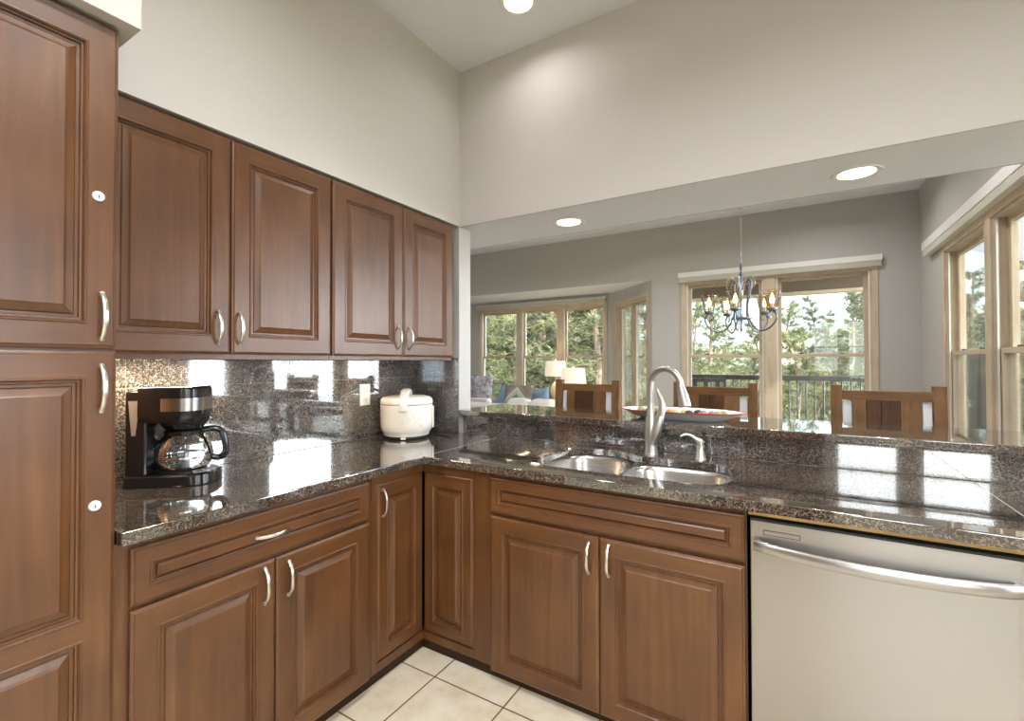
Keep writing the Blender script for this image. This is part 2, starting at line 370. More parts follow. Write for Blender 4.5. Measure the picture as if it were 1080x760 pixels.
# header above the pass-through, its white underside carries the two lights
struct(MB().mat('wall_paint').box((-.12, 0, 2.17), (4.3, .012, H)).mat('wall_paint_grey').box((-.12, .49, 2.17), (3.3, .502, H)).mat('ceiling_paint').box((-.12, .012, 2.17), (4.3, .49, 2.21)).build('wall_header'))
struct(MB().box((3.2, 0, 0), (4.3, .12, 2.17)).build('wall_return', mat='wall_paint_grey'))
# pony wall carrying the bar
struct(MB().box((.35, .045, 0), (3.2, .16, 1.024)).build('wall_pony', mat='wall_paint_grey'))
# soffits over the cabinets
struct(MB().box((0, -1.735, 2.172), (.352, 0, H)).build('trim_1', mat='wall_paint'))
struct(MB().box((0, -4.2, 2.212), (.65, -1.735, H)).build('trim_2', mat='wall_paint'))
# dining/living walls
DW_ = (.97-.06, 2.735+.09)   # opening of the dining window pair
wall('wall_far', (.475, 4.0, 0), 0, 2.85, H, holes=[(.90-.475, 2.80-.475, .35, 2.33)], mat='wall_paint_grey')
struct(MB().box((-4.5, 4.0, 2.43), (.475, 4.12, H)).build('wall_bay_header', mat='wall_paint_grey'))
struct(MB().box((-4.5, 4.002, 2.4295), (.9, 5.0, 2.50)).build('ceiling_bay', mat='ceiling_paint'))
wall('wall_bay', (-4.5, 4.85, 0), 0, 4.125+.05, 2.43, holes=[(4.5-2.88, 4.5-.50, .62, 2.25)], mat='wall_paint_grey')
wall('wall_bay_angled', (-.375, 4.85, 0), -PI/4, 1.202, 2.43, holes=[(.17, 1.08, .30, 2.22)], mat='wall_paint_grey')
wall('wall_dining_right', (3.2, 4.0, 0), -PI/2, 3.5, H, holes=[(.95, 1.95, .35, 2.28), (2.05, 3.05, .35, 2.28)], mat='wall_paint_grey')
wall('wall_living_left', (-4.5, .0, 0), PI/2, 5.0, H, mat='wall_paint_grey')
wall('wall_living_near', (-.12, .0, 0), PI, 4.4, H, mat='wall_paint_grey')
portal((1.85, 4.16, 1.35), 1.9, 2.0, (0, -1, 0)); portal((-1.69, 5.0, 1.45), 2.4, 1.65, (0, -1, 0))
portal((3.36, 2.55, 1.3), 1.0, 1.95, (-1, 0, 0)); portal((3.36, 1.45, 1.3), 1.0, 1.95, (-1, 0, 0))
portal((3.15, -4.36, 1.68), 1.4, 1.5, (0, 1, 0)); portal((4.36, -2.1, 1.6), 1.8, 1.4, (-1, 0, 0))
for nm, a, b_ in [('baseboard_far', (.475, 3.985, 0), (3.2, 4.0, .1)), ('baseboard_bay', (-4.5, 4.835, 0), (-.4, 4.85, .1)), ('baseboard_right', (3.185, .5, 0), (3.2, 3.985, .1))]:
    struct(MB().box(a, b_, .003).build(nm, mat='white_trim'))

# double-hung window pair: local x along the wall, +y outward, z up
def window(name, origin, rz, units, z0, z1, rail_z, screen=False, casing=.055, t=.12, wide=.05):
    w = struct(empty(name, origin, rz)); X0, X1 = units[0][0], units[-1][1]
    mb = MB().mat('pine')
    mb.box((X0-casing, -.014, z0-casing), (X0, .0, z1+casing), .003); mb.box((X1, -.014, z0-casing), (X1+casing, .0, z1+casing), .003)
    mb.box((X0, -.014, z1), (X1, 0, z1+casing), .003); mb.box((X0-.02, -.035, z0-.03), (X1+.02, .0, z0), .004)
    for (a, b_), (c, d) in zip(units, units[1:]): mb.box((b_, -.008, z0), (c, t, z1), .003)
    e = .012                                              # jamb lining
    for a, b_ in units:
        mb.box((a, 0, z0), (a+e, t, z1)); mb.box((b_-e, 0, z0), (b_, t, z1)); mb.box((a, 0, z1-e), (b_, t, z1)); mb.box((a, 0, z0), (b_, t, z0+e))
    mb.build('casing', w)
    for a, b_ in units:
        a += e+.001; b_ -= e+.001
        tr = MB().mat('white_trim')
        tr.box((a, .012, z0+e), (a+.014, .022, z1-e)); tr.box((b_-.014, .012, z0+e), (b_, .022, z1-e)); tr.build('track', w)
        for nm, lo, hi, y, st in (('upper_sash', rail_z, z1-e, .070, wide), ('lower_sash', z0+e, rail_z+.03, .028, wide)):
            sb = MB().mat('pine'); s0 = .036
            sb.box((a, y, lo), (a+st, y+s0, hi), .003); sb.box((b_-st, y, lo), (b_, y+s0, hi), .003)
            sb.box((a+st, y, hi-.035), (b_-st, y+s0, hi), .003); sb.box((a+st, y, lo), (b_-st, y+s0, lo+.035), .003)
            so = sb.build(nm, w)
            MB().box((a+st-.003, y+.014, lo+.03), (b_-st+.003, y+.019, hi-.03)).build('pane', so, mat='pane')
            if nm == 'lower_sash':
                for fx in (.28, .72):
                    k = MB().box((a+(b_-a)*fx-.02, y+.004, hi), (a+(b_-a)*fx+.02, y+.03, hi+.012), .003).build('sash_lock', so, mat='steel_dark')
        if screen: MB().box((a+.01, .110, z0+e), (b_-.01, .112, rail_z+.02)).build('insect_screen', w, mat='insect_screen')
    return w
window('window_1', (0, 4.0, 0), 0, [(.90, 1.79), (1.90, 2.80)], .35, 2.33, 1.40)
window('window_2', (0, 4.85, 0), 0, [(-2.88, -2.10), (-2.02, -1.31), (-1.22, -.50)], .62, 2.25, 1.42, wide=.035)
window('window_3', (3.2, 4.0, 0), -PI/2, [(.95, 1.95)], .35, 2.28, 1.40, True)
window('window_4', (3.2, 4.0, 0), -PI/2, [(2.05, 3.05)], .35, 2.28, 1.40, True)
window('fill_window_back', (4.2, -4.2, 0), PI, [(.35, 1.0), (1.1, 1.75)], .95, 2.4, 1.7)  # unseen window added behind the camera to let in fill daylight
window('fill_window_side', (4.2, 0, 0), -PI/2, [(1.2, 2.05), (2.15, 3.0)], .9, 2.3, 1.6)  # unseen side window, likewise added for daylight in the kitchen
# angled bay window: a casement with a wide frame
w = struct(empty('window_7', (-.375, 4.85, 0), -PI/4))
mb = MB().mat('pine')
a, b_, z0, z1 = .17, 1.08, .30, 2.22
mb.box((a-.05, -.014, z0-.05), (a, 0, z1+.05), .003).box((b_, -.014, z0-.05), (b_+.05, 0, z1+.05), .003).box((a, -.014, z1), (b_, 0, z1+.05), .003).box((a, -.014, z0-.05), (b_, 0, z0), .003)
mb.box((a, 0, z0), (a+.03, .12, z1)).box((b_-.03, 0, z0), (b_, .12, z1)).box((a, 0, z1-.03), (b_, .12, z1)).box((a, 0, z0), (b_, .12, z0+.03)).box((.58, .03, z0), (.64, .10, z1), .003)
mb.build('casing', w)
for p, q in ((.20, .58), (.64, 1.05)):
    sb = MB().mat('pine').box((p, .05, z0+.03), (p+.04, .085, z1-.03), .003).box((q-.04, .05, z0+.03), (q, .085, z1-.03), .003).box((p+.04, .05, z1-.07), (q-.04, .085, z1-.03), .003).box((p+.04, .05, z0+.03), (q-.04, .085, z0+.08), .003)
    so = sb.build('sash', w); MB().box((p+.037, .065, z0+.07), (q-.037, .069, z1-.06)).build('pane', so, mat='pane')

# blinds drawn up into valances over the windows
def valance(origin, rz, x0, x1, z0, z1, label):
    t = empty('window_blind', origin, rz, label, 'window blind')
    MB().mat('white_trim').box((x0, -.07, z0+.055), (x1, -.004, z1), .006).build('headrail', t)
    mb = MB().mat('blind_fabric'); n = 5
    for k in range(n): mb.box((x0+.01, -.062, z0+k*.011), (x1-.01, -.012, z0+.009+k*.011), .003)
    mb.build('folded_shade', t)
valance((0, 4.0, 0), 0, .82, 2.89, 2.355, 2.475, 'raised cream blind across the top of the dining window pair behind the chandelier')
valance((3.2, 4.0, 0), -PI/2, .45, 3.12, 2.33, 2.465, 'raised cream blind over the windows on the right-hand wall')
valance((0, 4.85, 0), 0, -2.95, -.45, 2.30, 2.375, 'slim raised blind over the three living room windows')
# ------------------------------------------------------------------ recessed lights
def can(x, y, z, label, power, r=.082, group=None):
    t = empty('recessed_light', (x, y, z), 0, label, 'ceiling light', group)
    MB().mat('white_trim').lathe([(r-.012, -.001), (r, -.006), (r+.010, -.004), (r+.013, .0)], 40, cap0=False, cap1=False).build('trim_ring', t)
    MB().mat('can_lens').lathe([(r-.012, -.002), (r-.03, -.0035), (.001, -.004)], 40, cap0=False).build('lens', t)
    l = light('lamp', 'AREA', (0, 0, -.012), power, (1, .975, .97), r*1.6, spread=155); l.parent = t
    return t
for i, (x, y) in enumerate(KITCHEN_CANS):
    can(x, y, H, 'recessed light in the high kitchen ceiling, cut by the top edge of the photo' if i == 0 else 'unseen recessed light added to brighten the kitchen', CAN_W*(.12, .7, 1, 1, 1.2, 1.2)[i], group=None if i == 0 else 'unseen kitchen ceiling lights added above and behind the camera')
can(*SOFFIT_CANS[0], 2.17, 'smaller-looking round recessed light at the left end of the white underside above the bar', SOFFIT_W)
can(*SOFFIT_CANS[1], 2.17, 'larger-looking oval recessed light at the right end of the white underside above the bar', SOFFIT_W)
for x, y in [(-2.4, 2.2), (-.8, 2.0), (1.0, 2.6), (2.4, 1.4), (2.3, 3.0)]:  # unseen ceiling lights added to brighten the living and dining side
    can(x, y, H, 'unseen recessed light added to brighten the living room', LIVING_W, group='unseen living room ceiling lights added behind the header')

# ------------------------------------------------------------------ cabinet doors
def rect(x0, x1, z0, z1, y): return [(x0, y, z0), (x1, y, z0), (x1, y, z1), (x0, y, z1)]
def panel_front(w, h, panels, th=.020, across=False):
    """raised-panel front: x 0..w, z 0..h, back at y=0, face at y=-th; panels = [(x0,x1,z0,z1)] openings"""
    mb = MB().mat('cherry_across' if across else 'cherry')
    loops = [rect(0, w, 0, h, 0), rect(0, w, 0, h, -th+.006), rect(.003, w-.003, .003, h-.003, -th+.004), rect(.006, w-.006, .006, h-.006, -th+.003),
             rect(.009, w-.009, .009, h-.009, -th)]
    mb.loft(loops, True, False)
    i0 = .009
    px0, px1 = panels[0][0], panels[0][1]
    def q(a, b, c, d): mb.add([(a, -th, c), (b, -th, c), (b, -th, d), (a, -th, d)], [(0, 1, 2, 3)])
    q(i0, px0, i0, h-i0); q(px1, w-i0, i0, h-i0)
    zs = sorted([(p[2], p[3]) for p in panels]); z = i0
    if not across: mb.mat('cherry_across')
    for lo, hi in zs: q(px0, px1, z, lo); z = hi
    q(px0, px1, z, h-i0)
    mb.mat('cherry_across' if across else 'cherry')
    for (a, b, c, d) in panels:
        k = min(1, (d-c)/.16, (b-a)/.16)*.9
        prof = [(0, -th), (.002, -th-.0025), (.005, -th-.003), (.008, -th+.001), (.009, -th+.005), (.013, -th+.006), (.015, -th+.011), (.021, -th+.011), (.024, -th+.008), (.036*k+.004, -th+.0035), (.040*k+.005, -th+.001), (.0405*k+.007, -th-.001)]
        mb.loft([rect(a+i, b-i, c+i, d-i, y) for i, y in prof], False, True)
    return mb
def pull(L_=.11, horiz=False):
    """bow handle centred on 0, standing out along -y"""
    mb = MB().mat('nickel'); P = []
    for k in range(17):
        t = -1+k/8; P.append((0, -.004-.024*(1-abs(t)**2.6), t*L_/2))
    rr = [.0035+.0022*math.cos((k-8)/8*1.2) for k in range(17)]
    M = Matrix.Rotation(PI/2, 4, 'Y') if horiz else None
    mb.tube(P, rr, 10, flat=((1, 0, 0), 1.15, .75), M=M)
    for sgn in (-1, 1):
        mb.tube([(0, 0, sgn*L_/2*.97), (0, -.007, sgn*L_/2)], [.0065, .005], 12, M=M)
    return mb
def add_door(parent, x0, x1, z0, z1, name='door', fw_=.058, handle=None, panels=None, across=False, y=0, th=.020, label=None):
    w, h = x1-x0, z1-z0
    if panels is None: panels = [(fw_, w-fw_, fw_, h-fw_)]
    d = panel_front(w, h, panels, th, across).build(name, parent, (x0, y, z0), angle=20)
    if label: d['label'] = label
    if handle:
        hx, hz, hor = handle
        pull(.115, hor).build('handle', d, (hx-x0, -th, hz-z0))['label'] = 'brushed nickel bow handle'
    return d
def lock(door, x, z, th=.020):
    o = MB().mat('white_enamel').lathe([(.0125, 0), (.0125, .003), (.011, .005), (.004, .0055)], 24, M=Matrix.Rotation(PI/2, 4, 'X')).mat('keyhole').box((-.0012, -.0062, -.005), (.0012, -.0050, .003)).build('lock', door, (x, -th, z)); o['label'] = 'small round white lock with a keyhole'

# tall pantry (faces +X): local x -> +Y
DF = .598
t = empty('pantry_cabinet', (DF, -2.228, 0), PI/2, 'tall dark cherry pantry cabinet at the left edge, reaching up to the overhanging wall', 'cabinet')
Wp = .46
MB().mat('cherry').box((0, .001, .055), (Wp, .59, 2.205), .002).build('body', t)
MB().mat('cherry_shaded').box((0, .02, 0), (Wp, .58, .055)).build('toe_kick', t)
d = add_door(t, .012, Wp-.002, 1.382, 2.20, handle=(Wp-.034, 1.462, False), fw_=.06, label='upper pantry door'); lock(d, Wp-.034-.012-.008, 1.76-1.382)
d = add_door(t, .012, Wp-.002, .065, 1.374, handle=(Wp-.034, 1.283, False), panels=[(.062, Wp-.014-.062, .062, .61), (.062, Wp-.014-.062, .655, 1.309-.062)], label='lower pantry door with two panels'); lock(d, Wp-.034-.012-.010, .994-.065)

# upper wall cabinets
def wall_cab(y0, y1, splits, label, hand):
    t = empty('wall_cabinet', (.338, y0, 1.372), PI/2, label, 'cabinet', 'dark cherry wall cabinets above the backsplash')
    w = y1-y0
    MB().mat('cherry').box((0, 0, .006), (w, .33, .792), .0015).build('body', t)
    MB().mat('cherry').box((.0, 0, -.016), (w, .018, .006), .002).build('light_rail', t)
    for (a, b), h in zip(splits, hand): add_door(t, a-y0, b-y0, .004, .783, handle=(h-y0, .098, False), fw_=.062)
    return t
wall_cab(-1.762, -.921, [(-1.756, -1.352), (-1.347, -.924)], 'upper wall cabinet with two doors next to the tall pantry, above the coffee maker', [-1.396, -1.322])
wall_cab(-.920, -.062, [(-.914, -.481), (-.477, -.066)], 'upper wall cabinet with two narrower-looking doors nearest the corner, above the rice cooker', [-.521, -.440])
# scribe filler and under-cabinet lamps
for y0, lab, pw in ((-1.50, 'slim under-cabinet lamp above the coffee maker', 5.0), (-.62, 'slim under-cabinet lamp near the outlet', .7)):
    t = empty('under_cabinet_lamp', (.14, y0, 1.372), 0, lab, 'lamp')
    MB().mat('white_trim').box((-.03, -.16, -.008), (.03, .16, .0055), .003).build('housing', t)
    MB().mat('can_lens').box((-.02, -.14, -.0105), (.02, .14, -.0082)).build('lens', t)
    l = light('lamp', 'AREA', (0, 0, -.0125), pw, (1, .78, .5), .1); l.data.shape = 'RECTANGLE'; l.data.size = .04; l.data.size_y = .28; l.parent = t

# base cabinets along the left wall
BZ = .878
t = empty('base_cabinet', (.600, -1.766, 0), PI/2, 'dark cherry base cabinet with one wide drawer over two doors, under the coffee maker', 'cabinet')
w = 1.766-.915
mb = MB().mat('cherry').box((0, .001, .055), (w, .58, BZ), .0015); mb.build('body', t)
MB().mat('cherry_shaded').box((0, .022, 0), (w, .5, .055)).build('toe_kick', t)
add_door(t, .030, .828, .709, .860, 'drawer', .040, handle=(.416, .785, True), across=True)
add_door(t, .030, .426, .062, .697, handle=(.386, .622, False)); add_door(t, .430, .828, .062, .697, handle=(.470, .615, False))
# corner cabinet with an L-shaped folding door: the two leaves share the corner of the face frames
t = empty('corner_cabinet', (.600, -.600, 0), 0, 'dark cherry corner cabinet whose two narrow door leaves fold into the inside corner', 'cabinet')
mb = MB().mat('cherry')
def fr_x(a, b, z0, z1): mb.box((-.02, a, z0), (0, b, z1), .001)      # face frame facing +X (left run)
def fr_y(a, b, z0, z1): mb.box((a, 0, z0), (b, .02, z1), .001)       # face frame facing -Y (sink run)
fr_x(-.314, -.282, .055, BZ); fr_x(-.282, 0, .835, BZ); fr_x(-.282, 0, .055, .092)
fr_y(.288, .384, .055, BZ); fr_y(-.02, .288, .835, BZ); fr_y(-.02, .288, .055, .092)
mb.box((-.58, -.314, .055), (-.57, .58, BZ)); mb.box((-.57, .57, .055), (.384, .58, BZ)); mb.box((-.57, -.314, .055), (-.02, -.304, BZ)); mb.box((.37, .02, .055), (.384, .57, BZ))
mb.box((-.57, -.30, .06), (-.02, .57, .075)); mb.box((-.02, .02, .06), (.37, .57, .075))
mb.build('body', t)
MB().mat('cherry_shaded').box((-.04, -.314, 0), (-.022, .04, .055)).box((-.022, .022, 0), (.384, .04, .055)).build('toe_kick', t)
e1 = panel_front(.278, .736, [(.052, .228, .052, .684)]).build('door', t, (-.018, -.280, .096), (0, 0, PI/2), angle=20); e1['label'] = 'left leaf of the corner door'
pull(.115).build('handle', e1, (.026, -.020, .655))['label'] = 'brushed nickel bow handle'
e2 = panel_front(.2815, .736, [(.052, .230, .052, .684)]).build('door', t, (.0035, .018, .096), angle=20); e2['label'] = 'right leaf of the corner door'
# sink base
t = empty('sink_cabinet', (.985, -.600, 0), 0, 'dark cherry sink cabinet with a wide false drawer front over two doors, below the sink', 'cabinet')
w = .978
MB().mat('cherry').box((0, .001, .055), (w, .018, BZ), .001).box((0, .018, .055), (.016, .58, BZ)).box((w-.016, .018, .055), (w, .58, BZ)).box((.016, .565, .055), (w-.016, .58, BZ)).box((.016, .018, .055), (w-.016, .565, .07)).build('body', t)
MB().mat('cherry_shaded').box((0, .022, 0), (w, .04, .055)).build('toe_kick', t)
add_door(t, .004, .972, .712, .858, 'drawer_front', .038, across=True)
add_door(t, .004, .485, .048, .697, handle=(.449, .615, False)); add_door(t, .489, .972, .048, .697, handle=(.526, .622, False))
# cabinet right of the dishwasher (just outside the photo, carries the counter end)
t = empty('base_cabinet', (2.598, -.600, 0), 0, 'dark cherry base cabinet at the far right under the counter end, beside the dishwasher', 'cabinet')
MB().mat('cherry').box((0, .001, .055), (.6, .58, BZ), .0015).build('body', t)
MB().mat('cherry_shaded').box((0, .022, 0), (.6, .5, .055)).build('toe_kick', t)
add_door(t, .004, .596, .712, .858, 'drawer', .040, handle=(.3, .785, True), across=True)
add_door(t, .004, .596, .048, .697, handle=(.05, .615, False))

# unseen tall cabinet added behind the camera to darken granite and steel reflections
t = empty('reflection_cabinet', (2.35, -3.58, 0), PI, 'unseen tall cherry cabinet added behind the camera to darken reflections', 'cabinet')
MB().mat('cherry').box((0, .001, .055), (.95, .60, 2.2), .002).build('body', t); MB().mat('cherry_shaded').box((0, .02, 0), (.95, .58, .055)).build('toe_kick', t)
for a in (.004, .478): add_door(t, a, a+.468, .07, 2.19, handle=(a+.234, 1.2, False), fw_=.06)
# dishwasher
t = empty('dishwasher', (1.968, -.600, 0), 0, 'stainless steel dishwasher with a wide curved bar handle at the right of the sink cabinet', 'dishwasher')
w = .622
MB().mat('black_matte').box((.004, .002, .02), (w, .57, .862)).build('tub', t)
mb = MB().mat('stainless'); P = []
nx = 24
def dwy(x, z):  return -.030
lo = []
for k in range(13):
    z = .10+.752*k/12; r_ = .004
    lo.append([(.006, 0, z), (.006, -.028, z), (.0075, -.0305, z), (.010, -.032, z)]+[(.010+(w-.020)*i/nx, -.032, z) for i in range(1, nx)]+[(w-.010, -.032, z), (w-.0075, -.0305, z), (w-.006, -.028, z), (w-.006, 0, z)])
mb.loft(lo, True, True)
d = mb.build('door', t)
MB().mat('black_matte').box((.006, -.030, .852), (w-.006, 0, .858)).build('control_edge', t)
MB().mat('black_matte').box((.012, -.006, .02), (w-.012, 0, .095)).build('kick_panel', t)
MB().mat('raw_pine').box((0, -.012, .864), (w+.006, .02, .877)).build('mounting_strip', t)['label'] = 'raw yellow wood strip above the dishwasher'
mb = MB().mat('stainless'); n = 28; lo = []
for i in range(n+1):
    x = .016+(w-.032)*i/n; u = (i/n-.5)*2; y = -.034-.030*(1-u*u)**.5-.012; zc = .783-.012*(1-u*u)
    hh = .0165
    lo.append([(x, y+.012, zc-hh), (x, y+.002, zc-hh), (x, y-.003, zc-hh+.006), (x, y-.004, zc), (x, y-.003, zc+hh-.006), (x, y+.002, zc+hh), (x, y+.012, zc+hh)])
mb.loft(lo, True, True); mb.box((.016, -.05, .768), (.032, -.032, .798), .003).box((w-.032, -.05, .768), (w-.016, -.032, .798), .003)
mb.build('handle', t)
MB().mat('steel_dark').box((.042, -.0328, .8135), (.140, -.0318, .8285), .0003).mat('stainless').box((.044, -.0334, .8155), (.138, -.0322, .8265), .0003).build('badge', d)['label'] = 'small outlined nameplate'

# ------------------------------------------------------------------ granite worktop with sink cut-out
t = empty('countertop', (0, 0, 0), 0, 'polished dark brown granite L-shaped countertop running from the pantry to the right edge', 'countertop')
ZT, ZB_ = .914, .881
def poly(o):  # inset by o on the free edges; the inner corner moves outward-consistent
    return [(.002, -1.764+o), (.640-o, -1.764+o), (.640-o, -.640+o), (3.195, -.640+o), (3.195, .028), (.352, .028), (.352, -.002), (.002, -.002)]
SK = [(1.11, -.30), (1.122, -.15), (1.175, -.070), (1.28, -.048), (1.38, -.058), (1.445, -.098), (1.50, -.120), (1.60, -.126), (1.74, -.124), (1.83, -.138), (1.885, -.20), (1.903, -.30), (1.895, -.41), (1.855, -.485), (1.76, -.518), (1.6, -.522), (1.4, -.522), (1.24, -.518), (1.155, -.488), (1.118, -.41)]
SKs = [tuple(p)[:2] for p in catmull([(x, y, 0) for x, y in SK], 5, True)]
cx_, cy_ = 1.5, -.31
def hole(o): return [(x+(x-cx_)/math.hypot(x-cx_, y-cy_)*o, y+(y-cy_)/math.hypot(x-cx_, y-cy_)*o) for x, y in SKs]
bm = bmesh.new()
def ring(pts, z): return [bm.verts.new((x, y, z)) for x, y in pts]
def edges_of(r):
    es = []
    for i in range(len(r)):
        a, b_ = r[i], r[(i+1) % len(r)]; e = bm.edges.get((a, b_)) or bm.edges.new((a, b_)); es.append(e)
    return es
def bridge(r1, r2):
    for i in range(len(r1)):
        j = (i+1) % len(r1); bm.faces.new((r1[i], r1[j], r2[j], r2[i]))
o0, o1, o2, o3 = ring(poly(.005), ZT), ring(poly(.0015), ZT-.0015), ring(poly(0), ZT-.005), ring(poly(0), ZB_)
h0, h1, h3 = ring(hole(.003), ZT), ring(hole(0), ZT-.003), ring(hole(0), ZB_)
bridge(o0, o1); bridge(o1, o2); bridge(o2, o3); bridge(h0, h1); bridge(h1, h3)
bmesh.ops.triangle_fill(bm, use_beauty=True, use_dissolve=False, edges=edges_of(o0)+edges_of(h0))
bmesh.ops.triangle_fill(bm, use_beauty=True, use_dissolve=False, edges=edges_of(o3)+edges_of(h3))
mb = MB().mat('granite'); mb.from_bm(bm); mb.build('slab', t, angle=30)
MB().mat('pale_grout').box((.6315, -.632, .9135), (.6335, -.002, .9143)).build('seam', t)
MB().mat('pale_grout').box((2.639, -.636, .9135), (2.641, .028, .9143)).build('seam', t)

# sink
t = empty('sink', (1.5, -.31, .70), 0, 'stainless steel undermount double-bowl sink set in the granite counter', 'sink')
def sup(cx, cy, a, b, n, z, k=40):
    r_ = []
    for i in range(k):
        th = 2*PI*i/k; c, s_ = math.cos(th), math.sin(th)
        r_.append((cx+a*math.copysign(abs(c)**(2/n), c), cy+b*math.copysign(abs(s_)**(2/n), s_), z))
    return r_
for nm, cx, cy, a, b in (('left_bowl', 1.290-1.5, -.285+.31, .182, .243), ('right_bowl', 1.693-1.5, -.322+.31, .214, .205)):
    mb = MB().mat('stainless_bowl'); z0 = .178
    lp = [sup(cx, cy, a+.0, b+.0, 3.4, z0), sup(cx, cy, a-.006, b-.006, 3.4, z0-.004), sup(cx, cy, a-.012, b-.012, 3.4, z0-.02), sup(cx, cy, a-.022, b-.022, 3.2, .06), sup(cx, cy, a-.035, b-.035, 3, .03), sup(cx, cy, a-.07, b-.07, 2.8, .012), sup(cx, cy, .05, .05, 2, .004), sup(cx, cy, .045, .045, 2, .0)]
    mb.loft(lp, False, False)
    bw = mb.build('bowl', t, recalc=False, angle=60)
    MB().mat('chrome').lathe([(.046, .002), (.040, .006), (.034, .002), (.010, -.004), (.001, -.004)], 28, c=(cx, cy, 0), cap0=False).build('drain', bw)
# flange and divider between the bowls
bm = bmesh.new()
r1 = ring([(x-1.5, y+.31) for x, y in hole(.018)], .1805)
ra = ring([(x, y) for x, y, z in sup(1.290-1.5, -.285+.31, .182, .243, 3.4, 0)], .1785)
rb = ring([(x, y) for x, y, z in sup(1.693-1.5, -.322+.31, .214, .205, 3.4, 0)], .1785)
bmesh.ops.triangle_fill(bm, use_beauty=True, use_dissolve=False, edges=edges_of(r1)+edges_of(ra)+edges_of(rb))
mb = MB().mat('stainless_bowl'); mb.from_bm(bm); mb.build('rim', t, recalc=False)

# faucet
t = empty('faucet', (1.515, -.045, .914), 0, 'brushed steel gooseneck pull-down faucet standing behind the sink', 'faucet')
MB().mat('faucet_steel').lathe([(.034, 0), (.034, .004), (.031, .010), (.030, .05), (.030, .09), (.028, .13), (.0225, .17), (.0170, .21), (.0150, .24)], 32).build('body', t)
P = [(0, 0, .20), (0, 0, .26), (0, -.000, .30)] + [(0, -.080+.080*math.cos(a), .318+.080*math.sin(a)) for a in [PI*k/12 for k in range(1, 12)]] + [(0, -.162, .30)]
P = catmull(P, 3); SM = Matrix.Rotation(R(68), 4, 'Z')
MB().mat('faucet_steel').tube(P, .0145, 18, M=SM).build('neck', t)
MB().mat('faucet_steel').tube([(0, -.157, .330), (0, -.162, .312), (0, -.168, .290), (0, -.175, .262), (0, -.180, .236), (0, -.181, .231)], [.0150, .0180, .0215, .0250, .0275, .0240], 22, M=SM).build('spray_head', t)
# side lever sweeping out of the body to the right
P = catmull([(.004, -.004, .05), (.022, -.006, .10), (.036, -.006, .145), (.045, -.004, .18)], 5)
MB().mat('faucet_steel').tube(P, lerp_list([.026, .026, .023, .019], len(P)), 20).build('lever_base', t)
P = catmull([(.045, -.004, .175), (.052, -.003, .21), (.050, -.002, .245), (.036, -.001, .285), (.030, 0, .305)], 5)
MB().mat('faucet_steel').tube(P, lerp_list([.018, .017, .012, .008, .003], len(P)), 16, flat=((0, 1, 0), .8, 1.0)).build('lever', t)
# soap dispenser
t = empty('soap_dispenser', (1.735, -.062, .914), 0, 'small brushed steel soap dispenser with a curved spout right of the faucet', 'soap dispenser')
MB().mat('nickel').lathe([(.024, 0), (.024, .003), (.021, .008), (.0175, .035), (.0155, .038), (.0155, .048), (.018, .050), (.018, .062), (.013, .066), (.013, .072), (.020, .076), (.020, .080), (.010, .084)], 28).build('body', t)
P = catmull([(.010, -.002, .081), (-.012, -.004, .086), (-.030, -.010, .100), (-.055, -.018, .108), (-.078, -.025, .098)], 5)
MB().mat('nickel').tube(P, lerp_list([.008, .0095, .0065, .0055, .0045], len(P)), 12).build('spout', t)

# ------------------------------------------------------------------ backsplash tiles
def tiles(name, label, spans, zs, make):
    o = empty(name, (0, 0, 0), 0, label, 'backsplash')
    g = MB().mat('grout'); q = MB().mat('granite_tile'); G = .0011
    make(g, spans[0], spans[-1], zs[0], zs[-1], .0, .006)
    for a, b in zip(spans, spans[1:]):
        for c, d_ in zip(zs, zs[1:]): make(q, a+G, b-G, c+G, d_-G, .002, .0078)
    g.build('grout', o); q.build('tiles', o)
tiles('tile_backsplash', 'glossy speckled granite tile backsplash on the left wall behind the coffee maker and rice cooker', [-1.764, -1.537, -1.214, -.891, -.576, -.253, -.001], [.9152, .947, 1.252, 1.3705], lambda m_, a, b, c, d_, y0, y1: m_.box((y0, a, c), (y1, b, d_)))
tiles('tile_backsplash', 'short granite tile backsplash facing the camera in the corner right of the rice cooker', [.001+.008, .168, .350], [.9152, .947, 1.252, 1.3705], lambda m_, a, b, c, d_, y0, y1: m_.box((a, -y1, c), (b, -y0, d_)))
tiles('tile_backsplash', 'low dark granite tile strip rising from the counter to the raised bar behind the faucet', [.352, .661, .816+.16, 1.145+.16, 1.47+.16, 1.798+.1, 2.127+.1, 2.456+.05, 2.85, 3.195], [.9152, 1.0235], lambda m_, a, b, c, d_, y0, y1: m_.box((a, .044-y1, c), (b, .044-y0, d_)))
# raised bar ledge
mb = MB().mat('granite').box((.356, -.022, 1.026), (3.194, .455, 1.058), .005)
o = mb.build('bar_counter'); tag(o, 'polished dark granite raised bar ledge spanning the pass-through above the sink', 'bar counter')

